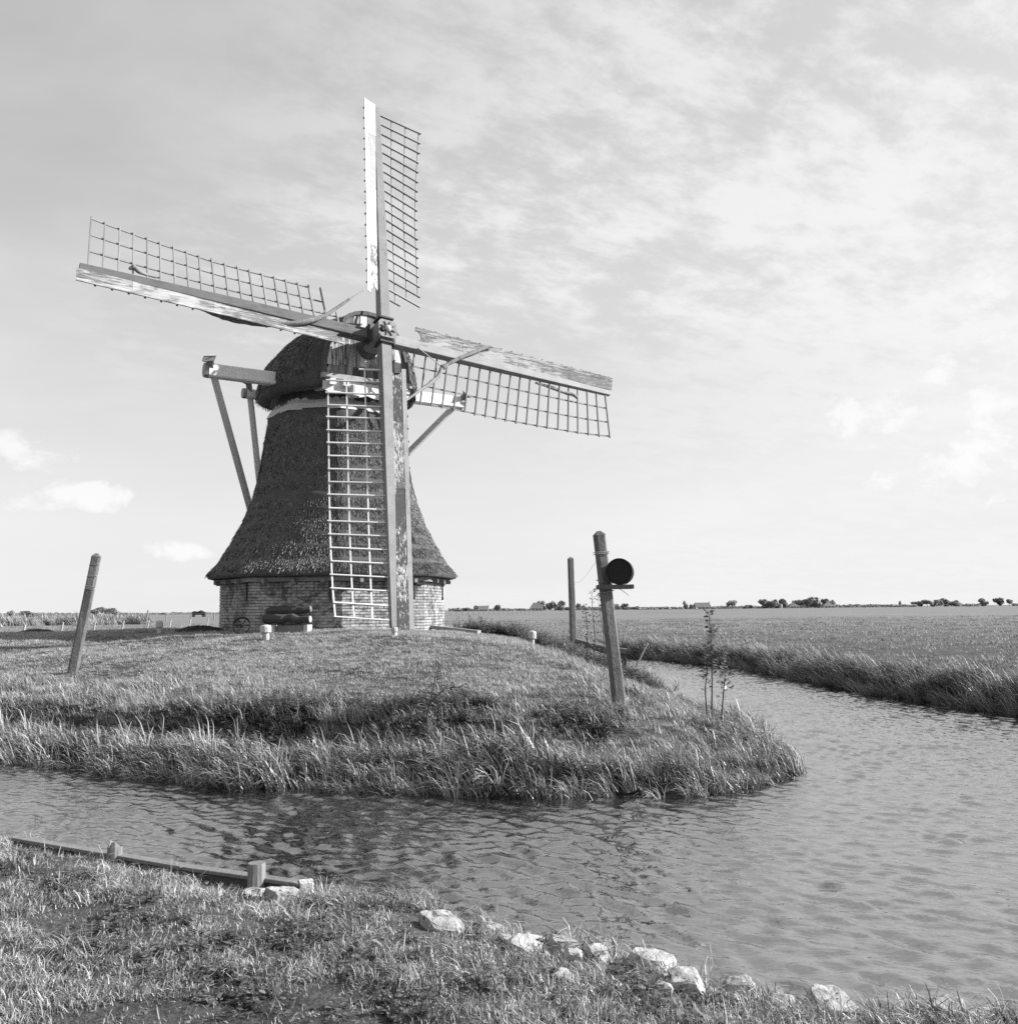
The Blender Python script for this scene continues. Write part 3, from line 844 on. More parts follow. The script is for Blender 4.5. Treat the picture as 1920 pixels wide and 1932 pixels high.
def build_base():
    RB, Z0, Z1 = 2.86, 1.35, 2.86
    ring0, ring1 = oct_ring(RB - .013, Z0, 0, 1), oct_ring(RB - .013, Z1, 0, 1)
    b = MB().add(ring0 + ring1, [(i, (i + 1) % 8, (i + 1) % 8 + 8, i + 8) for i in range(8)] + [tuple(range(8, 16))])
    wall = b.build('base_wall', 'mortar', mill)
    ap = RB * math.cos(R(22.5)); fw = 2 * RB * math.sin(R(22.5))
    pitch, bl, bh = .0705, .222, .0575
    metas = []
    for i in range(8):
        az_ = R(OCT + 45 * i); nr = Vector((math.sin(az_), -math.cos(az_), 0)); tg = Vector((math.cos(az_), math.sin(az_), 0))
        nb = int(round(fw / bl)); step = fw / nb
        for c in range(int((Z1 - Z0) / pitch)):
            z = Z0 + pitch * (c + .5)
            xs = [(-fw / 2 + step * j, -fw / 2 + step * (j + 1)) for j in range(nb)] if c % 2 == 0 else \
                [(-fw / 2, -fw / 2 + step / 2)] + [(-fw / 2 + step * (j + .5), -fw / 2 + step * (j + 1.5)) for j in range(nb - 1)] + [(fw / 2 - step / 2, fw / 2)]
            for x0, x1 in xs:
                cen = Vector((MILL.x, MILL.y, z)) + nr * ap + tg * ((x0 + x1) / 2)
                view = (Vector((0, 0, EYE)) - cen).normalized()
                metas.append((nr.dot(view) * (1 if z > 1.6 else .1) * (x1 - x0) + rnd.random() * 1e-3, cen, nr, tg, x1 - x0 - .011))
    metas.sort(key=lambda q: -q[0])
    kinds = {}
    wp = world_of(wall)
    for _, cen, nr, tg, L in metas[:300]:
        key = (round(L, 2), round(nr.x, 2), round(nr.y, 2), rnd.randrange(3))
        if key not in kinds:
            k = MB(); k.box((0, 0, 0), (tg, nr, (0, 0, 1)), (L / 2, .022, bh / 2))
            k.v = [tuple(Vector(q) + Vector((rnd.uniform(-.004, .004), rnd.uniform(-.004, .004), rnd.uniform(-.004, .004)))) for q in k.v]
            kinds[key] = k.mesh('brick', 'brick')
        o = bpy.data.objects.new('brick', kinds[key]); C.objects.link(o); o.parent = wall
        o.location = cen - wp + nr * (rnd.uniform(-.019, -.008)); o.rotation_euler = (0, 0, rnd.uniform(-.006, .006))
    rest = MB()
    for _, cen, nr, tg, L in metas[300:]:
        rest.box(cen + nr * rnd.uniform(-.019, -.008), (tg, nr, (0, 0, 1)), (L / 2, .022, bh / 2))
    tag(rest.build('brick_courses', 'brick', wall), kind='stuff')
    # iron wall anchors on the corners
    for i in range(8):
        a0 = R(OCT - 22.5 + 45 * i)
        for da in (-7.5, ):
            a = a0 + R(da); az_ = R(OCT - 45 + 45 * i); nr = Vector((math.sin(az_), -math.cos(az_), 0)); tg = Vector((math.cos(az_), math.sin(az_), 0))
            p = Vector((MILL.x, MILL.y, 2.50)) + nr * (ap + .025) + tg * (fw / 2 - .28)
            MB().box(p, (tg, nr, (0, 0, 1)), (.022, .015, .23)).build('wall_anchor', 'iron', mill)
    # eave plate and rafter feet
    r0, r1 = oct_ring(2.80, 2.70, 0, 1), oct_ring(3.02, 2.70, 0, 1); r2 = oct_ring(3.02, 2.80, 0, 1); r3 = oct_ring(2.80, 2.80, 0, 1)
    fs = []
    for i in range(8):
        j = (i + 1) % 8
        fs += [(i, j, j + 8, i + 8), (i + 8, j + 8, j + 16, i + 16), (i + 16, j + 16, j + 24, i + 24)]
    MB().add(r0 + r1 + r2 + r3, fs).build('eave_plate', 'wood_mid', mill)
    for i in range(8):
        az_ = R(OCT + 45 * i); nr = Vector((math.sin(az_), -math.cos(az_), 0)); tg = Vector((math.cos(az_), math.sin(az_), 0))
        for s in (-.72, 0, .72):
            p = Vector((MILL.x, MILL.y, 2.735)) + tg * s
            MB().beam(p + nr * (ap - .1), p + nr * (ap + .27) + Vector((0, 0, -.02)), .085, .09).build('rafter_foot', 'wood_mid', mill)


build_base()


def strand_cloud(name, surf, n, parent, seed, lo=.7, hi=1.25):
    """short straw ends lying down the slope; surf(u,v) -> point, normal, downslope"""
    q = np.random.default_rng(seed); pts = []; rt = []
    wp = world_of(parent)
    for _ in range(n):
        p, nr, dn = surf(q.random(), q.random())
        t = (dn + nr * q.uniform(-.03, .03) + nr.cross(dn) * q.normal(0, .05)).normalized()
        x = t.cross(nr).normalized(); zz = x.cross(t)
        mt = Matrix((x, t, zz)).transposed()
        pts.append(tuple(p - wp)); rt.append(tuple(mt.to_euler()))
    pr = []
    for i in range(5):
        V = []; F = []; Tn = []; g = random.Random(seed * 31 + i)
        for b in range(24):
            x0 = g.uniform(-.10, .10); y0 = g.uniform(-.08, .05); L = g.uniform(.10, .24); w = g.uniform(.0014, .0034); z0 = g.uniform(-.016, .003)
            sl_ = g.uniform(-.03, .03); o = len(V); t = g.random()
            V += [Vector((x0 - w, y0, z0 - .02)), Vector((x0 + w, y0, z0 - .02)), Vector((x0 + w + sl_, y0 + L, z0 + g.uniform(-.004, .010))), Vector((x0 - w + sl_, y0 + L, z0 + g.uniform(-.004, .010)))]
            Tn += [t] * 4; F.append((o, o + 1, o + 2, o + 3))
        pr.append(proto('straw_wisp', V, F, Tn, 'straw'))
    return scatter(name, np.array(pts), np.array(rt), scales(n, seed + 1, lo, hi), pr, None, None, parent, seed)


def loft(rings, closed=True):
    n = len(rings[0]); V = [p for r in rings for p in r]; F = []
    for i in range(len(rings) - 1):
        for k in range(n if closed else n - 1):
            a, b = i * n + k, i * n + (k + 1) % n
            F.append((a, b, b + n, a + n))
    return V, F


BODY = [(2.86, 2.98), (2.80, 3.10), (2.83, 3.22), (2.92, 3.24), (3.28, 2.93), (3.77, 2.63), (4.32, 2.35), (4.87, 2.13), (5.42, 1.99), (6.04, 1.89), (6.55, 1.82), (7.02, 1.75), (7.06, 1.5)]


def build_body():
    zs = [q[0] for q in BODY]; rings = []; per = 8; uvs = []
    prof = []
    for i in range(len(BODY) - 1):
        (z0, r0), (z1, r1) = BODY[i], BODY[i + 1]
        m = max(1, int(math.hypot(z1 - z0, r1 - r0) / .08))
        for k in range(m): prof.append((z0 + (z1 - z0) * k / m, r0 + (r1 - r0) * k / m))
    prof.append(BODY[-1])
    acc = 0
    for j, (z, r) in enumerate(prof):
        if j: acc += math.hypot(z - prof[j - 1][0], r - prof[j - 1][1])
        ring = oct_ring(r, z, .42, per)
        out = []
        for k, p in enumerate(ring):
            nz = float(vnoise(k * .9 + 3, z * 9, .8)) - .5 + .6 * (float(vnoise(k * .31, z * 3, 1.)) - .5)
            d_ = (p - Vector((MILL.x, MILL.y, p.z))).normalized()
            out.append(p + d_ * (nz * .03 + .028 * ((acc / .36) % 1.0 < .25) * (1 if acc > .5 else 0)))
            uvs.append((k * 2.2 / per, acc))
        rings.append(out)
    V, F = loft(rings)
    b = MB(); b.v = [tuple(q) for q in V]; b.f = F
    o = b.build('thatched_body', 'thatch', mill, True)
    setuv(o.data, uvs)
    rr = np.array([q[1] for q in BODY[3:12]]); zz = np.array([q[0] for q in BODY[3:12]])
    zf = np.linspace(zz[0] + .16, zz[-1] - .12, 200); rf = np.interp(zf, zz, rr); cdf = np.cumsum(rf); cdf /= cdf[-1]
    def surf(u, v):
        z = float(np.interp(v, cdf, zf)); r = float(np.interp(z, zz, rr)); sl_ = float((np.interp(z + .1, zz, rr) - np.interp(z - .1, zz, rr)) / .2)
        k = u * 8; i = int(k); f = k - i
        a0, a1 = R(OCT - 22.5 + 45 * i), R(OCT + 22.5 + 45 * i)
        p = Vector((math.sin(a0), -math.cos(a0), 0)).lerp(Vector((math.sin(a1), -math.cos(a1), 0)), f) * r
        p = p.lerp(p.normalized() * r * .965, .42)
        am = R(OCT + 45 * i) + (f - .5) * .35; nh = Vector((math.sin(am), -math.cos(am), 0))
        dn = (nh * -sl_ + Vector((0, 0, -1))).normalized(); nr = (nh + Vector((0, 0, -sl_))).normalized()
        return Vector((MILL.x + p.x, MILL.y + p.y, z)) + nr * .012, nr, dn
    strand_cloud('thatch_straw', surf, 15000, o, 301)
    # pale frieze boards with a scalloped upper edge under the cap
    for i in range(8):
        a0, a1 = R(OCT - 22.5 + 45 * i), R(OCT + 22.5 + 45 * i)
        d0, d1 = Vector((math.sin(a0), -math.cos(a0), 0)), Vector((math.sin(a1), -math.cos(a1), 0))
        cx = Vector((MILL.x, MILL.y, 0)); am = R(OCT + 45 * i); nh = Vector((math.sin(am), -math.cos(am), 0))
        lo = MB().prism([cx + d0 * 1.80 + Vector((0, 0, 6.98)), cx + d1 * 1.80 + Vector((0, 0, 6.98)), cx + d1 * 1.70 + Vector((0, 0, 7.17)), cx + d0 * 1.70 + Vector((0, 0, 7.17))], nh * -.03)
        lo.build('frieze_board', 'wood_pale', mill)
        b0, b1 = cx + d0 * 1.69 + Vector((0, 0, 7.175)), cx + d1 * 1.69 + Vector((0, 0, 7.175))
        t0, t1 = cx + d0 * 1.60 + Vector((0, 0, 7.32)), cx + d1 * 1.60 + Vector((0, 0, 7.32))
        top = []
        for k in range(25):
            f = k / 24; s = abs(math.sin(f * math.pi * 6)) * .055
            top.append(t0.lerp(t1, f) + Vector((0, 0, -.055 + s)))
        MB().prism([b0, b1] + top[::-1], nh * -.025).build('scalloped_board', 'wood_pale', mill)
    # dark curb drum beneath the cap
    V, F = loft([oct_ring(1.55, 6.95, 1, 6), oct_ring(1.55, 7.6, 1, 6)])
    q = MB(); q.v = [tuple(p) for p in V]; q.f = F; q.build('curb_drum', 'wood_dark', mill)


build_body()


CK0, CK1 = -2.35, 1.75


def cap_section(k):
    """half width and height of the cap along its length"""
    f = (k - CK0) / (CK1 - CK0)
    half = np.interp(f, [0, .06, .2, .45, .7, .9, 1], [.62, 1.10, 1.62, 1.94, 1.96, 1.66, 1.14])
    ridge = np.interp(f, [0, .08, .25, .5, .75, 1], [7.95, 8.30, 8.72, 9.05, 9.28, 9.42])
    eave = np.interp(f, [0, .3, .6, .85, 1], [7.66, 7.54, 7.46, 7.50, 7.56])
    return float(half), float(ridge), float(eave)


def cap_pt(k, s):
    """s -1..1 over the roof from one eave to the other"""
    hw, rg, ev = cap_section(k); a = abs(s)
    # round-shouldered profile: steep below, curving into the ridge
    w = hw * math.sin(min(1, (a * 1.0)) * math.pi / 2) ** .9
    z = ev + (rg - ev) * (math.cos(a * math.pi / 2) ** .82)
    return mp(k, w * (1 if s >= 0 else -1), z)


def build_cap():
    ks = np.linspace(CK0, CK1, 26); ss = np.linspace(-1, 1, 31); rings = []; uvs = []
    for ki, k in enumerate(ks):
        row = []
        for si, s in enumerate(ss):
            p = cap_pt(k, s); nz = float(vnoise(si * .8, k * 5, .9)) - .5
            row.append(p + Vector((0, 0, nz * .04)) + XF * (nz * .03 * (1 if s > 0 else -1)))
            uvs.append((k, 2.6 * abs(s) + (5 if s > 0 else 0)))
        # turned-in eave, thick thatch edge
        hw, rg, ev = cap_section(k)
        row = [mp(k, -hw + .42, ev + .02)] + [mp(k, -hw + .16, ev - .10)] + row + [mp(k, hw - .16, ev - .10)] + [mp(k, hw - .42, ev + .02)]
        rings.append(row)
    nn = len(rings[0]); V, F = loft(rings, False)
    U = []
    for ki, k in enumerate(ks):
        U += [(k, 2.9), (k, 2.75)] + [uvs[ki * 31 + j] for j in range(31)] + [(k, 2.75), (k, 2.9)]
    b = MB(); b.v = [tuple(q) for q in V]; b.f = F
    # close the tail end
    b.f.append(tuple(range(nn)))
    o = b.build('thatched_cap', 'thatch', mill, True); setuv(o.data, U)
    def surf(u, v):
        k = CK0 + .1 + (CK1 - CK0 - .35) * u; s = (v * 2 - 1) * .9
        p = cap_pt(k, s); e = .03 * (1 if s > 0 else -1)
        dn = (cap_pt(k, max(-1, min(1, s + e))) - cap_pt(k, max(-1, min(1, s - e)))).normalized()
        al = (cap_pt(min(CK1, k + .05), s) - cap_pt(max(CK0, k - .05), s)).normalized()
        nr = al.cross(dn).normalized()
        if nr.dot(p - mp(k, 0, 7.6)) < 0: nr = -nr
        return p + nr * .012, nr, dn
    strand_cloud('cap_straw', surf, 7500, o, 305)
    # soffit boards closing the cap from below
    und = [mp(k, -cap_section(k)[0] + .35, 7.50) for k in ks] + [mp(k, cap_section(k)[0] - .35, 7.50) for k in ks[::-1]]
    MB().prism(und, (0, 0, .04)).build('cap_soffit', 'wood_mid', mill)
    # front gable: verge, upright planks, painted beard
    kf = CK1 + .03
    hw, rg, ev = cap_section(CK1)
    def top_at(w):
        lo, hi = 0., 1.
        for _ in range(30):
            m = (lo + hi) / 2
            ww = hw * math.sin(m * math.pi / 2) ** .9
            if ww < abs(w): lo = m
            else: hi = m
        return ev + (rg - ev) * (math.cos(lo * math.pi / 2) ** .82)
    n = 12; mats = ['white_w', 'wood_mid', 'wood_mid', 'wood_mid', 'wood_dark', 'wood_dark', 'wood_mid', 'wood_dark', 'wood_dark', 'wood_mid', 'wood_dark', 'white_w']
    for i in range(n):
        w0, w1 = -hw + 2 * hw * i / n + .006, -hw + 2 * hw * (i + 1) / n - .006
        jut = rnd.uniform(0, .012)
        a, b_ = top_at(w0) - .03, top_at(w1) - .03
        split = 8.05 + rnd.uniform(-.03, .03)
        if max(a, b_) > split + .1:
            MB().prism([mp(kf + jut, w0, 7.62), mp(kf + jut, w1, 7.62), mp(kf + jut, w1, min(b_, split)), mp(kf + jut, w0, min(a, split))], NF * .035).build('gable_plank', mats[i], mill)
            MB().prism([mp(kf + jut + .02, w0, split - .03), mp(kf + jut + .02, w1, split - .03), mp(kf + jut + .02, w1, max(b_, split)), mp(kf + jut + .02, w0, max(a, split))], NF * .03).build('gable_plank', 'white_w' if i % 5 else 'white', mill)
        else:
            MB().prism([mp(kf + jut, w0, 7.62), mp(kf + jut, w1, 7.62), mp(kf + jut, w1, b_), mp(kf + jut, w0, a)], NF * .035).build('gable_plank', mats[i], mill)
    vg = MB(); prev = None
    for s in np.linspace(-1, 1, 25):
        q = cap_pt(CK1, s) + NF * .03
        if prev is not None: vg.beam(prev, q + (q - prev) * .04, .20, .09, up=NF.cross(q - prev))
        prev = q
    vg.build('verge_board', 'wood_dark', mill)
    bd = [mp(kf + .06, -1.18, 7.62), mp(kf + .06, 1.18, 7.62)]
    for i in range(21):
        f = i / 20; bd.append(mp(kf + .06, 1.18 - 2.36 * f, 7.36 - .07 * abs(math.sin(f * math.pi * 4)) - .05 * math.sin(f * math.pi)))
    MB().prism(bd, NF * .035).build('beard_board', 'white', mill)
    MB().beam(mp(kf + .10, -1.22, 7.69), mp(kf + .10, 1.22, 7.69), .14, .12).build('breast_beam', 'grey_paint', mill)
    for w in (-.98, -.62, .62, .98):
        MB().beam(mp(.6, w, 7.54), mp(kf + .22, w, 7.54), .15, .15).build('cap_sheer', 'white', mill)
    for w in (-.50, .50):
        MB().beam(mp(kf + .075, w, 7.66), mp(kf + .075, w * .85, 8.45), .13, .09, up=NF).build('gable_post', 'grey_paint', mill)
    # winch pulley hanging under the front
    MB().lathe(mp(kf + .16, -.42, 7.28), [(.02, -.05), (.16, -.045), (.16, .0), (.10, .04), (.10, .22), (.05, .25)], 14).build('pulley_block', 'lime', mill)


build_cap()


def spar(k, half, z, sec):
    s = MB().beam(mp(k, -half, z), mp(k, half, z), sec, sec * 1.1, bev=.03).build('cross_spar', 'brace', mill)
    for sd in (-1, 1):
        e = mp(k, sd * half, z)
        MB().tube([e + XF * (-.09) + NF * -.005, e, e + XF * (sd * .06)], [sec * .62, sec * .66, sec * .3], 8).build('spar_end', 'grey_paint', s)
        # upright horn of the brace poking above the spar
        foot = mp(-4.35, sd * .16, 2.9)
        up = (e - foot).normalized(); pb = e + XF * (-sd * .12)
        br = MB().beam(foot, pb - up * .02 + NF * -.02, .17, .17, w1=.14, h1=.14, bev=.02).build('tail_brace', 'brace', mill)
        hn = MB().beam(pb - up * .1, pb + up * .30, .12, .12, w1=.13, h1=.13); hn.beam(pb + up * .30, pb + up * .37, .13, .13, w1=.30, h1=.22)
        hn.build('brace_horn', 'wood_mid' if half < 3 else 'white_worn', br)


spar(.50, 3.55, 7.78, .29)
spar(-1.5, 1.95, 7.80, .22)
MB().beam(mp(-1.6, 0, 8.0), mp(-4.6, 0, 2.0), .24, .26, w1=.20, h1=.22, bev=.03).build('tail_pole', 'grey_paint', mill)
MB().lathe(mp(-4.55, -.35, 2.35), [(.05, 0), (.09, .02), (.09, .7), (.05, .72)], 10, axis=tuple(XF)).build('winch_drum', 'wood_mid', mill)

# --- rotor: a tilted shaft with two stocks, four sails
HUB = Vector((-3.151, 22.777, 8.631))
LEAN, PHI = R(13), .076
RN = Vector((math.sin(CAPAZ) * math.cos(LEAN), -math.cos(CAPAZ) * math.cos(LEAN), math.sin(LEAN)))
E1 = Vector((math.cos(CAPAZ), math.sin(CAPAZ), 0)); E2 = RN.cross(E1)
if E2.z < 0: E2 = -E2
AV = E2 * math.cos(PHI) + E1 * math.sin(PHI)          # along the upright stock
BV = E1 * math.cos(PHI) - E2 * math.sin(PHI)          # along the level stock
MB().tube([HUB - RN * 4.2, HUB - RN * 1.2, HUB - RN * .35], [.20, .24, .25], 14).build('windshaft', 'wood_dark', mill, True)
ph = MB()
for c0, c1, hs in ((-.36, .52, .235), ):
    ph.beam(HUB + RN * c0, HUB + RN * c1, hs * 2, hs * 2, up=AV, bev=.07)
pollend = ph.build('poll_end', 'stock', mill)
for k in range(8):
    a = k * math.pi / 4 + .3; dr = AV * math.cos(a) + BV * math.sin(a)
    MB().beam(HUB + RN * .53 + dr * .07, HUB + RN * .53 + dr * .20, .045, .03, up=RN, w1=.012).build('star_wedge', 'iron', pollend)
MB().lathe(HUB + RN * .50, [(.085, 0), (.085, .05), (.06, .09), (.02, .11)], 14, axis=tuple(RN)).build('gudgeon_cap', 'wood_pale', pollend, True)
MB().lathe(HUB + RN * .51 - AV * .05 - BV * .14, [(.07, 0), (.07, .03), (.03, .05)], 12, axis=tuple(RN)).build('bolt_eye', 'black', pollend, True)
for s in (-1, 1):
    pc = HUB + BV * (s * .33)
    MB().box(pc, (BV, AV, RN), (.022, .21, .20)).build('stock_strap', 'iron', pollend)
    pc = HUB + RN * .30 + AV * (s * .33)
    MB().box(pc, (AV, BV, RN), (.022, .19, .19)).build('stock_strap', 'iron', pollend)


def beta_at(r): return R(float(np.interp(r, [0, 3.9, 5.2, 6.4, 7.3], [20, 18.5, 13.5, 6.5, -2])))


def sail(O, dr, u, r1, stockmat, boards, side_mat, barm='bar'):
    """O centre, dr outwards along the stock, u to the trailing (lattice) side"""
    st = MB()
    st.beam(O + dr * .05, O + dr * 3.2, .27, .27, up=RN, w1=.235, h1=.215, bev=.012)
    st.beam(O + dr * 3.2, O + dr * r1, .235, .215, up=RN, w1=.15, h1=.12, bev=.01)
    s = st.build('sail', stockmat, mill)
    n = 20
    def q(r, f, off=0.0):
        be = beta_at(r); t = u * math.cos(be) - RN * math.sin(be)
        nn = RN * math.cos(be) + u * math.sin(be)
        return O + dr * r + t * f + nn * off
    r0, rE = 1.02, r1 - .16
    rs = [r0 + (rE - r0) * i / (n - 1) for i in range(n)]
    for i, r in enumerate(rs):
        e = 1.34 + .035 + rnd.uniform(-.015, .03)
        if i == 0: e = .62
        be = beta_at(r); nn = RN * math.cos(be) + u * math.sin(be)
        jit = dr * rnd.uniform(-.012, .012)
        MB().beam(q(r, -.10) + jit, q(r, e) + jit, .026, .052, up=nn).build('sail_bar', barm, s)
    for f, st_i in ((.48, 0), (.91, 1), (1.34, 2)):
        pts = [(r, q(r, f, -.030)) for r in rs[st_i:]]
        lath = MB()
        for (ra, pa), (rb, pb) in zip(pts[:-1], pts[1:]):
            be = beta_at(ra); nn = RN * math.cos(be) + u * math.sin(be)
            lath.beam(pa - (pb - pa) * .02, pb, .036, .022, up=nn)
        lath.build('sail_lath', barm, s)
    # leading boards in four lengths, and the stiff outer strip
    bt = R(13); lead = -u * math.cos(bt) + RN * math.sin(bt); ln = RN * math.cos(bt) + u * math.sin(bt)
    def lb(r, f, off=0.): 
        half = np.interp(r, [0, 3.2, r1], [.13, .115, .072])
        return O + dr * r - u * (half + .006) + RN * .05 + lead * f + ln * off
    cuts = [1.02, 2.35, 4.05, 5.75, r1 + .06]
    for i in range(4):
        a, b = cuts[i] + .004, cuts[i + 1] - .004; jut = rnd.uniform(0, .006)
        wd = .25
        if i == 0:
            pl = [lb(a + .0, .0, jut), lb(b, 0, jut), lb(b, wd, jut), lb(a + .02, wd, jut), lb(a + .09, wd * .75, jut), lb(a + .12, wd * .4, jut)]
        else:
            pl = [lb(a, 0, jut), lb(b, 0, jut), lb(b, wd, jut), lb(a, wd, jut)]
        MB().prism(pl, ln * .022).build('leading_board', boards[i], s)
    st2 = MB()
    pl = [lb(cuts[0] - .06, .257, .004), lb(cuts[4], .257, .004), lb(cuts[4], .36, .014), lb(cuts[0] - .06, .36, .014)]
    st2.prism(pl, ln * .024)
    st2.build('edge_strip', side_mat, s)
    # iron nails and cleats along the outer edge
    k = MB()
    for r in np.arange(1.2, r1, .33): k.box(lb(r, .365, .01), (dr, lead, ln), (.02, .012, .02))
    k.build('cleat_row', 'iron', s)
    return s


S_TOP = sail(HUB + RN * .30, AV, BV, 6.733, 'stock', ['white_w', 'white', 'grey_paint', 'white'], 'white')
S_BOT = sail(HUB + RN * .30, -AV, -BV, 7.267, 'stock', ['white_gone', 'white_w', 'white_gone', 'white_gone'], 'white_w2', 'bar_pale')
S_LEFT = sail(HUB, -BV, AV, 6.786, 'stock_dark', ['white_worn', 'white_chip', 'white_chip', 'white_worn'], 'white_chip')
S_RIGHT = sail(HUB, BV, -AV, 7.214, 'stock_h', ['white_chip', 'white_chip', 'white_worn', 'white_worn'], 'white_chip')


def furled(name, px_pts, off, rad, parent, m, n=7):
    pts = [atplane(x, y, HUB + RN * o_, RN) for (x, y), o_ in zip(px_pts, off)]
    # smooth
    out = []; rr = []
    for i in range(len(pts) - 1):
        for k in range(5):
            t = k / 5; p0 = pts[max(i - 1, 0)]; p1 = pts[i]; p2 = pts[i + 1]; p3 = pts[min(i + 2, len(pts) - 1)]
            out.append(.5 * ((2 * p1) + (p2 - p0) * t + (2 * p0 - 5 * p1 + 4 * p2 - p3) * t * t + (3 * p1 - p0 - 3 * p2 + p3) * t ** 3))
            rr.append((rad[i] + (rad[i + 1] - rad[i]) * t) * rnd.uniform(.85, 1.15))
    out.append(pts[-1]); rr.append(rad[-1])
    b = MB().tube(out, rr, n)
    return b.build(name, m, parent, True)


furled('furled_sailcloth', [(300, 545), (390, 586), (440, 602), (500, 611), (560, 609), (606, 598), (636, 580), (662, 562)], [-.25, -.22, -.18, -.05, .16, .24, .3, .38], [.03, .05, .075, .07, .06, .055, .04, .03], S_LEFT, 'canvas')
furled('sheet_rope', [(662, 562), (675, 554), (688, 546)], [.38, .42, .46], [.014, .012, .012], S_LEFT, 'rope', 5)
furled('furled_sailcloth', [(244, 508), (252, 503), (262, 512), (280, 519), (300, 524)], [.02, .05, .03, -.05, -.1], [.03, .06, .045, .03, .02], S_LEFT, 'canvas')
furled('sheet_rope', [(789, 656), (810, 673), (834, 692)], [.15, .12, .1], [.012, .012, .014], S_RIGHT, 'rope', 5)
furled('furled_sailcloth', [(834, 694), (850, 684), (875, 672), (900, 662), (921, 654), (932, 656)], [.1, .16, .22, .24, .24, .22], [.075, .05, .05, .05, .045, .015], S_RIGHT, 'canvas')
furled('furled_sailcloth', [(834, 690), (828, 708), (810, 724), (790, 738), (764, 757)], [.1, .12, .2, .3, .42], [.06, .055, .05, .04, .02], S_RIGHT, 'canvas')
furled('furled_sailcloth', [(1010, 722), (1040, 731), (1062, 740), (1080, 744), (1090, 752)], [-.05, -.1, -.06, -.02, .0], [.03, .045, .04, .06, .03], S_RIGHT, 'canvas')

# ------------------------------------------------------------------ things against the mill wall
def wallpt(px_, py_, face_az, out):
    """a point `out` metres before the wall face seen at a picture position"""
    az_ = R(face_az); nr = Vector((math.sin(az_), -math.cos(az_), 0))
    p0 = Vector((MILL.x, MILL.y, 0)) + nr * (2.86 * math.cos(R(22.5)) + out)
    return atplane(px_, py_, p0, nr)


def log(name, a, b, r, label, seed, endm='lime'):
    q = random.Random(seed); pts = []; rr = []
    for i in range(9):
        t = i / 8; p = a.lerp(b, t) + Vector((q.uniform(-.02, .02), q.uniform(-.02, .02), q.uniform(-.035, .035)))
        pts.append(p); rr.append(r * (1.02 - .15 * t) * q.uniform(.82, 1.12))
    t = thing(name, (a.x, a.y, a.z - r), label, 'log')
    MB().tube(pts, rr, 9, False).build('bark', 'bark', t)
    dr = (b - a).normalized()
    for p, d_, r_ in ((pts[0], -dr, rr[0]), (pts[-1], dr, rr[-1])):
        MB().lathe(p - d_ * .01, [(r_ * .97, 0), (r_ * .9, .02), (.02, .025)], 12, axis=tuple(d_)).build('cut_end', endm, t)


nrm = Vector((math.sin(R(OCT - 45)), -math.cos(R(OCT - 45)), 0)); tgn = Vector((math.cos(R(OCT - 45)), math.sin(R(OCT - 45)), 0))
pa, pb = wallpt(500, 1169, OCT - 45, .42), wallpt(586, 1167, OCT - 45, .50)
log('log', pa, pb, .115, 'lower thick log with pale cut end on timber blocks by the brick wall', 1)
log('log', wallpt(503, 1153, OCT - 45, .28), wallpt(585, 1150, OCT - 45, .32), .105, 'upper dark log resting on top of the other log by the wall', 2, 'wood_mid')
trs = thing('timber_rack', pa - Vector((0, 0, .3)), 'low plank rack under the logs against the mill wall', 'rack')
zg = gz(pa.x, pa.y)
za, zb = pa.z - .125, pb.z - .125
MB().beam(pa + tgn * .15 + Vector((0, 0, -.23)) - nrm * .05, pb + tgn * -.15 + Vector((0, 0, -.23)) - nrm * .05, .05, .16, up=(0, 0, 1)).build('front_plank', 'wood_mid', trs)
for p in (pa + tgn * .2, pb - tgn * .1):
    MB().beam(Vector((p.x, p.y, zg - .1)) - nrm * .1, Vector((p.x, p.y, min(za, zb) - .0)) - nrm * .1, .09, .3, up=nrm).build('block', 'wood_pale', trs)

pw = wallpt(456, 1180, OCT - 45, .75); pw.z = gz(pw.x, pw.y)
wh = thing('iron_wheel', pw, 'small black iron wheel leaning on a heap beside the mill base', 'wheel')
wc = pw + Vector((0, 0, .20)); wax = (nrm + Vector((.25, 0, .25))).normalized(); s1 = wax.cross(Vector((0, 0, 1))).normalized(); s2 = s1.cross(wax)
ring = [wc + (s1 * math.cos(a) + s2 * math.sin(a)) * .185 for a in np.linspace(0, 2 * math.pi, 25)]
MB().tube(ring, .02, 6, False).build('rim', 'black', wh, True)
for a in np.linspace(0, math.pi, 4)[:3]:
    dd = s1 * math.cos(a) + s2 * math.sin(a); MB().tube([wc - dd * .18, wc + dd * .18], .011, 5).build('spoke', 'black', wh)
MB().lathe(wc - wax * .04, [(.02, 0), (.035, .01), (.035, .07), (.02, .08)], 10, axis=tuple(wax)).build('hub', 'black', wh)


def heap(name, c, rx, ry, h, m, label, cat, seed):
    q = np.random.default_rng(seed); V = []; F = []; nr, na_ = 9, 26
    V.append((c.x, c.y, c.z + h))
    for i in range(1, nr + 1):
        f = i / nr
        for k in range(na_):
            a = 2 * math.pi * k / na_; x = c.x + rx * f * math.cos(a) * q.uniform(.93, 1.07); y = c.y + ry * f * math.sin(a) * q.uniform(.93, 1.07)
            z = gz(x, y) + h * (1 - f * f) * q.uniform(.7, 1.15) - (.04 if i == nr else 0)
            V.append((x, y, z))
    for k in range(na_): F.append((0, 1 + k, 1 + (k + 1) % na_))
    for i in range(nr - 1):
        for k in range(na_):
            a = 1 + i * na_ + k; b = 1 + i * na_ + (k + 1) % na_; F.append((a, b, b + na_, a + na_))
    b = MB(); b.v = V; b.f = F
    return tag(b.build(name, m), label, cat)


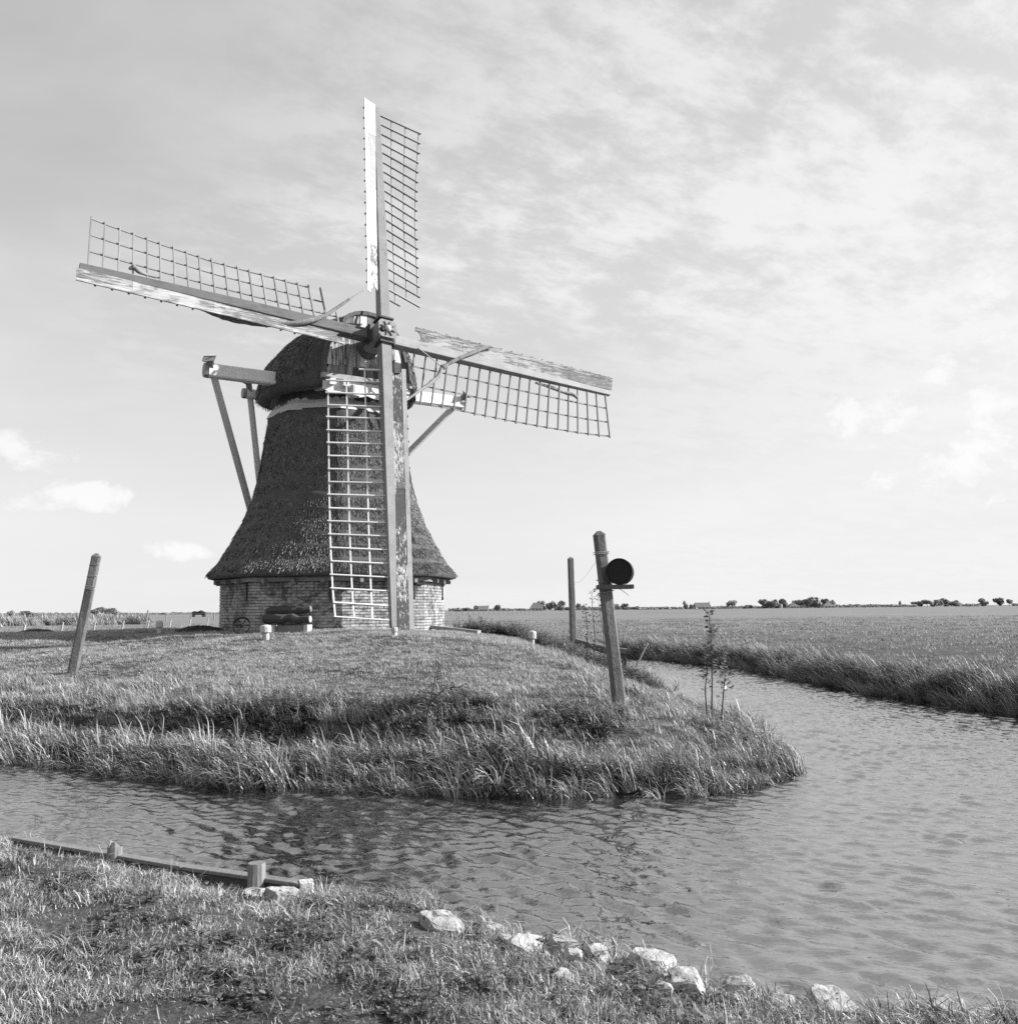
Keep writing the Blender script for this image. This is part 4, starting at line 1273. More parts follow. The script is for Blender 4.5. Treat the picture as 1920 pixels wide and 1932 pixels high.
p = Vector((-7.45, 23.2, gz(-7.45, 23.2)))
heap('ash_heap', p, .75, .4, .13, 'soil', 'low black heap by the left corner of the mill base', 'heap', 3)
p = atz(68, 1203, 1.36); p.z = gz(p.x, p.y)
heap('mole_heap', p, .60, .35, .12, 'soil', 'dark crumbly molehill row at the far left of the lawn', 'molehill', 4)


def winding_post(x, y, dist, h, r, cap, label, lean=(0, 0)):
    p = hit(x, y, 9, 28) or aty(x, y, dist); p.z = gz(p.x, p.y)
    t = thing('winding_post', p, label, 'post', 'short winding posts set around the mill')
    up = Vector((lean[0], lean[1], 1)).normalized()
    MB().lathe(p - up * .1, [(r * .92, 0), (r * .9, .1 + h * .45)], 10, axis=tuple(up), jit=.05).build('shaft', 'lime', t)
    MB().lathe(p + up * h * .44, [(r * .9, -.01), (r * 1.32 * cap, .02), (r * 1.36 * cap, h * .4), (r * 1.2 * cap, h * .52), (r * .4, h * .58)], 11, axis=tuple(up), jit=.06).build('head', 'lime', t)


winding_post(300, 1196, 21.5, .31, .062, 1.0, 'white topped winding post in the shadow left of the mill')
winding_post(502, 1207, 20.3, .30, .078, 1.1, 'stout white winding post before the dark brick wall', (-.08, 0))
winding_post(901, 1190, 23.6, .20, .075, 1.0, 'stubby grey winding post at the end of the ground beam', (.0, 0))
winding_post(1003, 1198, 22.3, .34, .062, 1.15, 'pale headed winding post standing among the nettles', (.05, 0))
winding_post(744, 1200, 21.2, .17, .055, .9, 'small dark chain post under the tip of the lowest sail')

a = aty(812, 1178, 24.0); b = aty(904, 1190, 23.2); a.z = gz(a.x, a.y) + .09; b.z = gz(b.x, b.y) + .06
tag(MB().beam(a, b, .15, .09, bev=.012).build('ground_beam', 'wood_grey'), 'long pale timber beam lying on the ground right of the mill', 'beam')


# ------------------------------------------------------------------ concrete posts
def conc_post(name, pxb, pxt, dist, w_px, label, group=None, ddep=0.):
    b = hit(*pxb) if dist is None else aty(*pxb, dist); b.z = gz(b.x, b.y); w = w_px * b.y / FPX
    # top lies in the vertical plane of the lean
    t_ = aty(*pxt, b.y + ddep)
    t = thing(name, b, label, 'post', group)
    dr = (t_ - b).normalized(); up = Vector((.25, -1, 0)).normalized(); up = (up - dr * up.dot(dr)).normalized()
    m = MB().beam(b - dr * .3, t_ - dr * w * .35, w, w, up=up, w1=w * .9, h1=w * .9, bev=w * .16)
    m.beam(t_ - dr * w * .35, t_, w * .9, w * .9, up=up, w1=w * .25, h1=w * .25)
    m.build('shaft', 'concrete', t)
    return t, b, t_, dr, up, w


t, b, tp, dr, up, PW = conc_post('leaning_post', (137, 1271), (183, 1044), None, 17.5, 'leaning concrete post bound with wire on the left lawn')
sd = dr.cross(up)
def wraps(t, b, dr, up, w, ats, m='wire'):
    sd = dr.cross(up)
    for h0, h1 in ats:
        pts = []
        for k in range(9):
            a = math.pi * 2 * k / 8; q = b + dr * (h0 + (h1 - h0) * k / 8)
            c, s = math.cos(a), math.sin(a); mx = max(abs(c), abs(s))
            pts.append(q + (sd * c + up * s) * (w * .5 / mx + .004) * (1 if mx > .9 else .93))
        MB().tube(pts, .005, 5).build('wire_wrap', m, t)
L = (tp - b).length
wraps(t, b, dr, up, PW * .95, [(L - .62, L - .60), (L - .65, L - .62), (L - .67, L - .66), (L - .40, L - .52), (L - .18, L - .30)])

t, b, tp, dr, up, PW = conc_post('slim_post', (1082, 1226), (1076, 1051), None, 11.5, 'upright slim concrete post standing behind the drum post')
MID_TOP = tp.copy()
wraps(t, b, dr, up, .13, [((tp - b).length - .12, (tp - b).length - .11)])

t, b, tp, dr, up, PW = conc_post('drum_post', (1169, 1337), (1129, 1002), None, 22.5, 'tilted concrete post carrying the black drum at the bank')
DP = t; L = (tp - b).length
wraps(t, b, dr, up, .175, [(L - .29, L - .27), (L - .31, L - .30), (L - .72, L - .60), (L - .80, L - .84)])
DY = b.y - .13
print('drum post at', b, 'width', PW)
bd0, bd1 = aty(1126, 1108, DY), aty(1193, 1107, DY)
shelf = tag(MB().beam(bd0, bd1, .30, .055, bev=.006).build('drum_shelf', 'wood_dark'), 'short dark board fixed across the post beneath the drum', 'board')
dc = aty(1170, 1079, DY)
dt = thing('drum', dc - Vector((0, 0, .17)), 'round black drum lying on the board of the tilted post', 'drum')
ax = (Vector((0, 0, EYE)) - dc); ax.z = 0; ax = (ax.normalized() + Vector((-.10, 0, 0))).normalized()
MB().lathe(dc - ax * .16, [(.150, 0), (.165, .004), (.168, .02), (.163, .03), (.163, .15), (.170, .16), (.163, .17), (.163, .29), (.172, .30), (.172, .32), (.158, .322), (.156, .308), (.02, .306)], 40, axis=tuple(ax)).build('barrel', 'black', dt, False)
for k in range(2):
    q = aty(1150, 1088 + k * 14, DY - .1); MB().tube([q, q + Vector((.08, 0, -.04)), q + Vector((.17, .02, -.09)), q + Vector((.25, .03, -.12 - .03 * k))], .004, 5).build('lashing_wire', 'wire', dt)
# wire from one post to the other
A = b + dr * (L - .30); pts = [A.lerp(MID_TOP + Vector((.06, 0, -1.0)), f) + Vector((0, 0, -.22 * math.sin(f * math.pi))) for f in np.linspace(0, 1, 15)]
tag(MB().tube(pts, .0026, 4).build('slack_wire', 'iron'), 'thin slack wire strung between the slim post and the drum post', 'wire')


# ------------------------------------------------------------------ sluice by the channel
sl0 = aty(1120, 1224, 24.5); sl1 = aty(1166, 1232, 21.6)
z0 = .95
t = thing('sluice', Vector((2.6, 22.5, .3)), 'small concrete sluice with dark timber slot at the channel mouth', 'sluice')
MB().beam(aty(1093, 1211, 26.5), aty(1166, 1231, 21.2), .28, .16, bev=.02).build('coping', 'concrete', t)
q = aty(1174, 1232, 21.0)
MB().beam(Vector((q.x, q.y, -.4)), q + Vector((0, 0, .02)), .15, .15, up=(0, 1, 0)).build('slot_post', 'wood_dark', t)
MB().beam(aty(1160, 1226, 20.9), aty(1182, 1229, 20.9), .2, .12, bev=.015).build('slot_cap', 'concrete', t)
MB().beam(Vector((q.x - .25, q.y + 1.2, -.4)), Vector((q.x - .25, q.y + 1.2, .7)), 2.2, .12, up=(1, 0, 0)).build('side_wall', 'concrete', t)
q0, q1 = aty(1208, 1241, 27.0), aty(1222, 1212, 27.0)
tag(MB().tube([q0 - (q1 - q0) * 1.2, q1], [.03, .025], 7).build('mooring_stake', 'wood_grey'), 'leaning wooden stake standing in the water by the sluice', 'stake')
q = np.random.default_rng(77); n = 26
P = np.stack([2.55 + q.uniform(.15, .75, n), 20.4 + q.uniform(-.6, .6, n), np.zeros(n)], 1)
zc_, dc_, _ = land(P[:, 0], P[:, 1]); P[:, 2] = np.maximum(zc_, -.02)
P[:, 0] = aty(1200, 1256, 20.4).x + q.normal(0, .22, n)
scatter('pale_sedge', P, rots(n, 78, 3, .4), scales(n, 79, .8, 1.2), [tuft('sedge_tuft', 14, .42, .07, .016, .0, 1.3, 'reed', 400 + i, .35, 4) for i in range(3)], 'pale drooping sedge tuft beside the sluice', 'sedge', seed=20)


# ------------------------------------------------------------------ saplings
def sapling(name, stems, label, leafsize, nleaf, seed, m='weed', cat='sapling'):
    q = random.Random(seed); root = stems[0][0][0]
    t = thing(name, root, label, cat)
    for pts, lf0 in stems:
        L = len(pts)
        MB().tube(pts, [.012 * (1 - .75 * i / (L - 1)) for i in range(L)], 5).build('stem', 'bark', t)
        V = []; F = []; Tn = []
        wp = world_of(t)
        for k in range(nleaf):
            f = lf0 + (1 - lf0) * q.random(); i = min(int(f * (L - 1)), L - 2); c = pts[i].lerp(pts[i + 1], f * (L - 1) - i) - wp
            a = q.uniform(0, 6.28); out = Vector((math.cos(a) - .35, math.sin(a), q.uniform(-.3, .7))).normalized()
            c = c + out * q.uniform(0, .10) * (1.2 - f)
            Ls = leafsize * q.uniform(.6, 1.3); sd_ = out.cross(Vector((q.uniform(-1, 1), q.uniform(-1, 1), 1))).normalized() * Ls * .28
            o = len(V); V += [c, c + out * Ls * .5 + sd_, c + out * Ls, c + out * Ls * .5 - sd_]; F.append((o, o + 1, o + 2, o + 3)); Tn += [q.random()] * 4
        me = bpy.data.meshes.new('leaves'); me.from_pydata([tuple(v) for v in V], [], F); me.update()
        at = me.attributes.new('tone', 'FLOAT', 'POINT'); at.data.foreach_set('value', np.array(Tn, dtype=np.float32)); me.materials.append(M[m])
        o = bpy.data.objects.new('leaves', me); C.objects.link(o); o.parent = t; o['kind'] = 'stuff'


def stem(pxs, dist, jit=.0):
    out = [aty(x, y, dist) for x, y in pxs]
    out[0].z = min(out[0].z, gz(out[0].x, out[0].y) - .03) if out[0].z > gz(out[0].x, out[0].y) - .05 else out[0].z
    return out


sapling('willow_sapling', [(stem([(1341, 1332), (1343, 1290), (1342, 1240), (1340, 1190), (1336, 1152)], 13.6), .25), (stem([(1358, 1338), (1366, 1290), (1370, 1250), (1368, 1215)], 13.6), .2), (stem([(1333, 1330), (1330, 1300), (1338, 1230), (1348, 1180)], 13.7), .3)],
        'slender willow sapling at the point of the bank', .075, 120, 5)
sapling('willow_sapling', [(stem([(1120, 1230), (1122, 1200), (1118, 1160), (1116, 1120), (1124, 1112)], 20.0), .1), (stem([(1140, 1228), (1138, 1190), (1130, 1150), (1128, 1118)], 20.1), .1), (stem([(1106, 1226), (1108, 1190), (1105, 1160), (1102, 1140)], 20.0), .15)],
        'sparse bush of thin shoots between the two right posts', .07, 70, 6)
sapling('briar_shoot', [(stem([(803, 1395), (806, 1350), (815, 1310), (822, 1270), (834, 1250)], 11.9), .1), (stem([(800, 1392), (808, 1330), (838, 1300), (868, 1296)], 11.9), .3)],
        'thin arching briar shoot on the front slope of the mound', .06, 70, 7)

# ------------------------------------------------------------------ near bank: timber revetment and rubble
rv = thing('timber_revetment', atz(575, 1705, 0), 'weathered plank revetment with stub posts along the near water edge', 'revetment')
rp = [(30, 1585), (217, 1617), (350, 1640), (484, 1659), (572, 1672)]
rw = [atz(x, y, .27) for x, y in rp]
for i in range(len(rw) - 1):
    p0, p1 = rw[i], rw[i + 1]; d_ = (p1 - p0).normalized()
    MB().beam(p0 + d_ * .006 - Vector((0, 0, .13)), p1 - d_ * .006 - Vector((0, 0, .13)), .045, .26, up=(0, 0, 1), bev=.006).build('board', 'wood_dark', rv)
    MB().beam(p0 + d_ * .006 + Vector((0, 0, .012)), p1 - d_ * .006 + Vector((0, 0, .012)), .085, .025, up=(0, 0, 1), bev=.004).build('capping', 'wood_mid', rv)
    MB().beam(p0 + d_ * .006 - Vector((0, 0, .36)), p1 - d_ * .006 - Vector((0, 0, .36)), .04, .19, up=(0, 0, 1), bev=.006).build('board', 'wood_dark', rv)


def stub(px_, py_top, off, r, rag):
    p = atz(px_, py_top, .27 + off)
    dirw = (rw[-1] - rw[0]).normalized(); back_ = Vector((-dirw.y, dirw.x, 0))
    if back_.y < 0: back_ = -back_
    V = MB(); n = 13; prof = [(r, -.55), (r * 1.02, -.2), (r * .98, -.02)]
    V.lathe(Vector((p.x, p.y, p.z)), prof + [(r * .93, 0)], n, jit=.04)
    if rag:
        V.v = [(x, y, z + (rnd.uniform(-.05, .03) if abs(z - p.z) < 1e-4 else 0)) for x, y, z in V.v]
    V.build('post', 'wood_stub', rv)


stub(217, 1592, .10, .052, True)
stub(484, 1628, .12, .058, False)
e = rw[-1]
MB().beam(e + Vector((.02, .0, -.5)), e + Vector((.02, .0, .03)), .085, .10, up=(.3, -1, 0), bev=.01).build('end_post', 'wood_pale', rv)


def stone(px_, py_, w, h, dep, label, seed, z=None, group='white rubble stones on the near bank', flat=1.):
    """a broken chunk: random convex lump cut by planes"""
    q = np.random.default_rng(seed)
    c = atz(px_, py_ + 6, .16)
    while gz(c.x, c.y) < .10: c = c * .99
    c.z = gz(c.x, c.y); c.z = max(c.z, .04)
    import bmesh
    bm = bmesh.new()
    h = h * .85
    pts = q.normal(size=(40, 3)); pts /= np.linalg.norm(pts, axis=1)[:, None]
    pts = np.sign(pts) * np.abs(pts) ** .55
    for _ in range(5):                                   # fracture planes
        nn = q.normal(size=3); nn[2] = abs(nn[2]) * .8; nn /= np.linalg.norm(nn); dd = q.uniform(.62, .95)
        ov = np.maximum(0, pts @ nn - dd); pts -= ov[:, None] * nn
    for a in pts: bm.verts.new((a[0] * w / 2, a[1] * dep / 2, a[2] * h / 2))
    bmesh.ops.convex_hull(bm, input=bm.verts)
    loose = [v for v in bm.verts if not v.link_faces]
    bmesh.ops.delete(bm, geom=loose, context='VERTS')
    bmesh.ops.dissolve_limit(bm, angle_limit=.12, verts=bm.verts[:], edges=bm.edges[:])
    bmesh.ops.triangulate(bm, faces=bm.faces[:])
    for cuts in (1, 1):
        bmesh.ops.subdivide_edges(bm, edges=bm.edges[:], cuts=cuts, use_grid_fill=True)
    for v in bm.verts:
        c_ = v.co; g_ = float(vnoise(c_.x * 40 + seed * 7, c_.y * 40 + c_.z * 31, .5)) - .5
        v.co = c_ * (1 + .22 * g_ + q.uniform(-.025, .025))
    me = bpy.data.meshes.new('rubble_stone'); bm.to_mesh(me); bm.free(); me.materials.append(M['stone'])
    o = bpy.data.objects.new('rubble_stone', me); C.objects.link(o); o.location = c + Vector((0, 0, h * (.42 if seed in (1, 2) or seed > 11 else .24)))
    o.rotation_euler = (q.uniform(.05, .35), q.uniform(-.1, .3), q.uniform(-.5, .5))
    tag(o, label, 'stone', group)


stone(470, 1705, .26, .10, .16, 'flat crumbly slab lying left in the grass behind the revetment end', 1)
stone(535, 1713, .24, .12, .16, 'smooth white slab just before the revetment end post', 2)
stone(838, 1790, .26, .12, .18, 'long low stone half sunk left of the rubble pile', 3)
stone(928, 1785, .22, .12, .16, 'flat topped block at the back of the rubble pile', 4)
stone(955, 1812, .12, .10, .12, 'small chunk wedged at the left end of the rubble pile', 5)
stone(993, 1830, .24, .14, .18, 'big bright boulder at the front of the rubble pile', 6)
stone(1008, 1805, .18, .10, .14, 'rough dark-faced stone behind the big bright boulder', 7)
stone(1062, 1822, .21, .15, .17, 'squared bright block right of the big boulder', 8)
stone(1090, 1842, .13, .10, .12, 'small chip leaning on the squared bright block', 9)
stone(1128, 1840, .15, .11, .13, 'rounded stone at the right end of the rubble pile', 10)
stone(1237, 1850, .27, .20, .22, 'large jagged stone standing alone at the water edge', 11)
stone(1300, 1868, .14, .10, .12, 'low stone right behind the large jagged one', 12)
stone(1296, 1893, .20, .10, .14, 'pale flat stone in the grass below the jagged one', 13)
stone(1395, 1878, .18, .14, .16, 'upright grey stone midway to the lower right corner', 14)
stone(1573, 1905, .26, .22, .24, 'big rounded boulder by the water at lower right', 15, z=.2)
stone(1470, 1922, .14, .08, .1, 'thin flake of stone left of the rounded boulder', 16, z=.2)
stone(1780, 1936, .20, .13, .18, 'half shaded boulder at the bottom right edge', 17, z=.2)
stone(1850, 1945, .16, .10, .14, 'small pale lump at the corner beside the shaded boulder', 18, z=.2)
stone(1250, 1815 + 95, .12, .07, .1, 'chip of stone in the grass at the bottom, left of the flat stone', 19)
stone(1065, 1900, .12, .06, .1, 'lone chip lying in the grass below the rubble pile', 20)


# ------------------------------------------------------------------ fences on the left and far behind
def fence(name, a, b, n, h, w, lean, m, label, wires):
    t = thing(name, (a[0], a[1], gz(*a)), label, 'fence')
    tops = []
    for i in range(n):
        f = i / (n - 1); x = a[0] + (b[0] - a[0]) * f; y = a[1] + (b[1] - a[1]) * f; z = gz(x, y)
        lx = lean * rnd.uniform(.6, 1.2); hh = h * rnd.uniform(.92, 1.06)
        MB().beam((x, y, z - .2), (x + lx * hh, y, z + hh), w, w, up=(0, 1, 0), w1=w * .9, h1=w * .9).build('post', m, t)
        tops.append(Vector((x + lx * hh * .9, y, z + hh * .9)))
    for k in range(wires):
        f = 1 - .32 * k
        pts = [Vector((q.x, q.y, gz(q.x, q.y) + h * .9 * f)) for q in tops]
        MB().tube(pts, .008, 4).build('wire', 'wire', t)


pA = atz(42, 1197, .5); pB = atz(391, 1180, .5)
fence('stake_fence', (pA.x, pA.y), (pB.x, 112), 8, .78, .13, .25, 'lime', 'row of short pale leaning stakes behind the left crest', 0)
fence('wire_fence', (-72, 136), (-58, 188), 8, 1.5, .17, .0, 'wood_grey', 'tall wire fence crossing the left pasture', 3)
fence('rail_fence', (-18, 262), (8, 335), 19, 1.25, .22, .0, 'lime', 'far pale rail fence seen right of the mill', 2)

# ------------------------------------------------------------------ far trees, hedges, farms
def crown_mesh(seed, n=420, lobes=6, flat=.8):
    q = random.Random(seed); V = []; F = []; Tn = []
    L = [(Vector((q.uniform(-.55, .55), q.uniform(-.45, .45), q.uniform(-.35, .5))), q.uniform(.32, .52)) for _ in range(lobes)]
    for i in range(n):
        c, r = q.choice(L)
        dd = Vector((q.gauss(0, 1), q.gauss(0, 1), q.gauss(0, 1))).normalized()
        p = c + dd * r * q.uniform(.55, 1.05); p.z *= flat
        s = q.uniform(.10, .20); a = Vector((q.gauss(0, 1), q.gauss(0, 1), q.gauss(0, 1))).normalized(); b = a.orthogonal().normalized()
        nrm_ = (dd + Vector((q.gauss(0, .4), q.gauss(0, .4), q.gauss(0, .4)))).normalized(); a = nrm_.orthogonal().normalized(); b = nrm_.cross(a)
        an = q.uniform(0, 6.28); a, b = a * math.cos(an) + b * math.sin(an), b * math.cos(an) - a * math.sin(an)
        o = len(V); V += [p - a * s, p + b * s * .7, p + a * s, p - b * s * .7]; F.append((o, o + 1, o + 2, o + 3)); Tn += [q.random()] * 4
    me = bpy.data.meshes.new('crown'); me.from_pydata([tuple(v) for v in V], [], F); me.update()
    at = me.attributes.new('tone', 'FLOAT', 'POINT'); at.data.foreach_set('value', np.array(Tn, dtype=np.float32)); me.materials.append(M['tree'])
    return me


CROWNS = [crown_mesh(500 + i) for i in range(6)]


def trunk_mesh(seed):
    q = random.Random(seed); b = MB()
    b.tube([(0, 0, -.1), (.01, 0, .3), (.0, .01, .62)], [.05, .04, .022], 6)
    for k in range(5):
        a = k * 1.3 + q.random(); z = .28 + .06 * k
        b.tube([(0, 0, z), (.12 * math.cos(a), .12 * math.sin(a), z + .14), (.26 * math.cos(a), .26 * math.sin(a), z + .27)], [.02, .014, .006], 5)
    return b.mesh('trunk', 'bark')


TRUNKS = [trunk_mesh(i) for i in range(3)]
tree_n = 0


def tree(px_, top, wpx, dist, label, low=.02, group='trees along the far horizon'):
    global tree_n
    tree_n += 1
    g = aty(px_, 1150, dist); z0 = gz(g.x, g.y); tz = aty(px_, top, dist).z; h = tz - z0; wd = wpx * dist / FPX
    t = thing('tree', (g.x, g.y, z0), label, 'tree', group)
    c = bpy.data.objects.new('crown', CROWNS[tree_n % 6]); C.objects.link(c); c.parent = t
    ch = h * (1 - low); c.location = (0, 0, h * low + ch * .44); c.scale = (wd * .88, wd * .7, ch * .82); c.rotation_euler = (0, 0, rnd.uniform(0, 6))
    k = bpy.data.objects.new('trunk', TRUNKS[tree_n % 3]); C.objects.link(k); k.parent = t
    k.scale = (h * .8, h * .8, h * 1.0)


TREES = [
    (22, 1150, 12, 700, 'small round tree at the far left edge of the horizon'),
    (57, 1153, 30, 500, 'broad low bush tree left of the leaning post'),
    (178, 1149, 16, 760, 'leftmost tree of the clump just right of the leaning post'),
    (192, 1145, 16, 780, 'tallest tree of the clump just right of the leaning post'),
    (215, 1147, 30, 760, 'widest tree of the clump just right of the leaning post'),
    (256, 1157, 10, 800, 'tiny lone bush tree between the left clump and the spire'),
    (308, 1155, 18, 820, 'low spreading tree left of the hay wagon'),
    (862, 1147, 12, 950, 'little tree nearest the right edge of the mill base'),
    (880, 1146, 14, 950, 'second little tree from the mill base on the horizon'),
    (897, 1142, 9, 950, 'narrow tree left of the small gabled barn'),
    (940, 1141, 11, 950, 'lone taller tree right of the small gabled barn'),
    (1024, 1133, 18, 900, 'tree touching the big barn roof left of the slim post'),
    (1040, 1131, 20, 890, 'tallest tree of the grove left of the slim post'),
    (1056, 1134, 18, 890, 'rightmost round tree of the grove left of the slim post'),
    (1070, 1145, 14, 900, 'low tail tree of the grove just left of the slim post'),
    (1090, 1138, 9, 940, 'narrow tree seen right behind the slim post'),
    (1160, 1139, 12, 940, 'tree peeping out right of the drum post'),
    (1180, 1138, 14, 940, 'twin domed tree right of the drum post'),
    (1200, 1143, 14, 950, 'low tree following the twin domed one'),
    (1293, 1134, 7, 920, 'tall narrow poplar left of the long farm roof'),
    (1304, 1140, 8, 920, 'small tree between poplar and long farm roof'),
    (1380, 1132, 18, 960, 'solitary round tree midway between long roof and pyramid farm'),
    (1410, 1141, 14, 960, 'low tree left of the pyramid farm grove'),
    (1443, 1130, 18, 960, 'first tree at the left of the pyramid farm grove'),
    (1459, 1129, 18, 955, 'second tree from the left of the pyramid farm grove'),
    (1476, 1130, 18, 960, 'third tree, behind the white silo of the pyramid farm'),
    (1506, 1131, 16, 970, 'fourth tree, right of the first pyramid roof'),
    (1522, 1130, 16, 965, 'fifth tree in the middle of the pyramid farm grove'),
    (1537, 1126, 22, 960, 'tallest tree of the pyramid farm grove'),
    (1555, 1129, 16, 975, 'seventh tree, behind the second pyramid roof'),
    (1569, 1130, 16, 960, 'last tree at the right of the pyramid farm grove'),
    (1699, 1134, 7, 1000, 'pointed small tree left of the right hand wood'),
    (1733, 1134, 16, 1000, 'first tree of the wood near the right edge'),
    (1749, 1131, 18, 1000, 'second tree of the wood near the right edge'),
    (1767, 1131, 18, 990, 'third, crooked tree of the wood near the right edge'),
    (1783, 1128, 18, 1000, 'tallest tree of the wood near the right edge'),
    (1801, 1131, 20, 1000, 'wind-bent end tree of the wood near the right edge'),
    (1855, 1129, 14, 1000, 'open crowned tree left of the last pair at the right edge'),
    (1886, 1127, 16, 1000, 'second last tree at the right edge of the horizon'),
    (1904, 1130, 10, 1000, 'last tree at the right edge of the horizon'),
]
for q in TREES: tree(*q)


def hedge(name, pxs, dist, label, seed, hh=3.0, dens=3.0):
    q = random.Random(seed); V = []; F = []; Tn = []
    for x0, x1, top in pxs:
        n = int((x1 - x0) * dens)
        for i in range(n):
            x = q.uniform(x0, x1); g = aty(x, 1150, dist * q.uniform(.985, 1.015)); z0 = gz(g.x, g.y)
            tz = max(.8, aty(x, top, dist).z - z0) * (.72 + .5 * float(vnoise(x * 1.0, 3, .22)))
            p = Vector((g.x, g.y, z0 + tz * q.random() ** .6)); s = q.uniform(.5, 1.2) * dist / 900
            a = Vector((q.gauss(0, 1), q.gauss(0, 1), q.gauss(0, 1))).normalized(); b = a.orthogonal().normalized()
            o = len(V); V += [p - a * s, p + b * s * .7, p + a * s, p - b * s * .7]; F.append((o, o + 1, o + 2, o + 3)); Tn += [q.random()] * 4
    me = bpy.data.meshes.new(name); me.from_pydata([tuple(v) for v in V], [], F); me.update()
    at = me.attributes.new('tone', 'FLOAT', 'POINT'); at.data.foreach_set('value', np.array(Tn, dtype=np.float32)); me.materials.append(M['tree'])
    o = bpy.data.objects.new(name, me); C.objects.link(o); tag(o, label, 'hedge', kind='stuff')


hedge('far_hedge', [(846, 1010, 1149), (1060, 1345, 1146), (1345, 1440, 1144), (1575, 1600, 1142), (1600, 1730, 1141), (1440, 1570, 1141), (1810, 1850, 1140), (1910, 1935, 1139)], 985, 'dark hedge line all along the right horizon', 1, dens=14)
hedge('left_horizon_hedge', [(-10, 40, 1158), (40, 170, 1157), (230, 300, 1157), (320, 425, 1156)], 900, 'thin scrub line along the left horizon', 2, dens=8)
q = np.random.default_rng(9); n = 900
P = np.stack([q.uniform(-95, -42, n), np.zeros(n), np.zeros(n)], 1); P[:, 1] = 128 + (P[:, 0] + 72) * .3 + q.normal(0, 4, n)
k = (P[:, 0] / P[:, 1] > -.60) & (P[:, 0] / P[:, 1] < -.375); P = P[k]; P[:, 2] = land(P[:, 0], P[:, 1])[0]
scatter('left_scrub', P, rots(len(P), 10, .8), scales(len(P), 12, .8, 1.9), [tuft('scrub_tuft', 40, .75, .5, .05, .3, .5, 'reed', 600 + i, .5, 3) for i in range(3)], 'pale scrubby strip of tall weeds in the left pasture', 'weeds', seed=21)


def farm(name, px_, base_y, w, top, dist, shape, label, cat='farmhouse'):
    g = aty(px_, base_y, dist); z0 = gz(g.x, g.y); s = dist / FPX; hw = w * s / 2; h = aty(px_, top, dist).z - z0; eh = h * .32
    t = thing(name, (g.x, g.y, z0), label, cat)
    D = hw * 1.0
    c = Vector((g.x, g.y, z0))
    MB().box(c + Vector((0, 0, eh / 2 - .2)), ((1, 0, 0), (0, 1, 0), (0, 0, 1)), (hw * .92, D * .92, eh / 2 + .2)).build('wall', 'farwall', t)
    rl = {'pyramid': .06, 'hip': .45, 'gable': .92}[shape]
    base_ = [c + Vector((sx * hw, sy * D, eh)) for sx, sy in ((-1, -1), (1, -1), (1, 1), (-1, 1))]
    r = [c + Vector((-hw * rl, 0, h)), c + Vector((hw * rl, 0, h))]
    rf = MB().add(base_ + r, [(0, 1, 5, 4), (1, 2, 5), (2, 3, 4, 5), (3, 0, 4), (3, 2, 1, 0)]).build('roof', 'roof', t)
    MB().box(c + Vector((hw * rl, 0, h + .1)), ((1, 0, 0), (0, 1, 0), (0, 0, 1)), (.35, .35, .8)).build('chimney', 'farwall', rf)
    for sx in (-.5, .0, .5):
        MB().box(c + Vector((sx * hw, -D * .92 - .03, eh * .5)), ((1, 0, 0), (0, 1, 0), (0, 0, 1)), (.5, .06, eh * .28)).build('window', 'black', t)


farm('barn', 912, 1153, 20, 1143, 930, 'gable', 'small gabled barn on the horizon right of the mill', 'barn')
farm('barn', 1012, 1152, 26, 1137, 880, 'hip', 'big hipped barn roof at the left of the grove', 'barn')
farm('farmhouse', 1324, 1148, 30, 1137, 900, 'gable', 'long low roofed farm on the horizon above the sapling')
farm('farmhouse', 1496, 1147, 22, 1137, 930, 'pyramid', 'left of the two pyramid roofed farms in the grove')
farm('farmhouse', 1561, 1147, 24, 1136, 935, 'pyramid', 'right of the two pyramid roofed farms in the grove')
g = aty(1474, 1147, 925); z0 = gz(g.x, g.y)
si = thing('silo', (g.x, g.y, z0), 'slim white silo left of the first pyramid roofed farm', 'silo')
MB().lathe((g.x, g.y, z0 - .2), [(.9, 0), (.9, 3.4)], 14).build('wall', 'white', si); MB().lathe((g.x, g.y, z0 + 3.2), [(1.0, 0), (.9, .3), (.5, .8), (.05, 1.1)], 14).build('roof', 'lime', si)
g = aty(279, 1158, 900); z0 = gz(g.x, g.y); sp = thing('church_spire', (g.x, g.y, z0), 'tiny church spire on the left horizon', 'church')
MB().box((g.x, g.y, z0 + 1.3), ((1, 0, 0), (0, 1, 0), (0, 0, 1)), (.7, .7, 1.5)).build('tower', 'farwall', sp); MB().lathe((g.x, g.y, z0 + 2.7), [(1.0, 0), (.05, 2.3)], 4).build('spire', 'roof', sp)
# hay wagon with load
g = aty(375, 1160, 330); z0 = gz(g.x, g.y); wg = thing('hay_wagon', (g.x, g.y, z0), 'small dark loaded farm wagon left of the mill', 'wagon')
MB().beam((g.x - 2.6, g.y, z0 + .8), (g.x + 2.4, g.y, z0 + .8), 1.6, .18).build('bed', 'wood_dark', wg)
for dx_ in (-1.9, 1.7):
    for dy_ in (-.8, .8):
        MB().lathe((g.x + dx_, g.y + dy_ - .06, z0 + .45), [(.02, 0), (.45, .01), (.45, .12), (.02, .13)], 14, axis=(0, 1, 0)).build('wheel', 'black', wg)
ld = MB(); ld.tube([(g.x - 2.5, g.y, z0 + 1.3), (g.x - 1.5, g.y, z0 + 1.45), (g.x - .3, g.y, z0 + 1.35), (g.x + .8, g.y, z0 + 1.6), (g.x + 2.2, g.y, z0 + 1.25)], [.3, .6, .5, .75, .4], 9); ld.build('load', 'soil', wg)


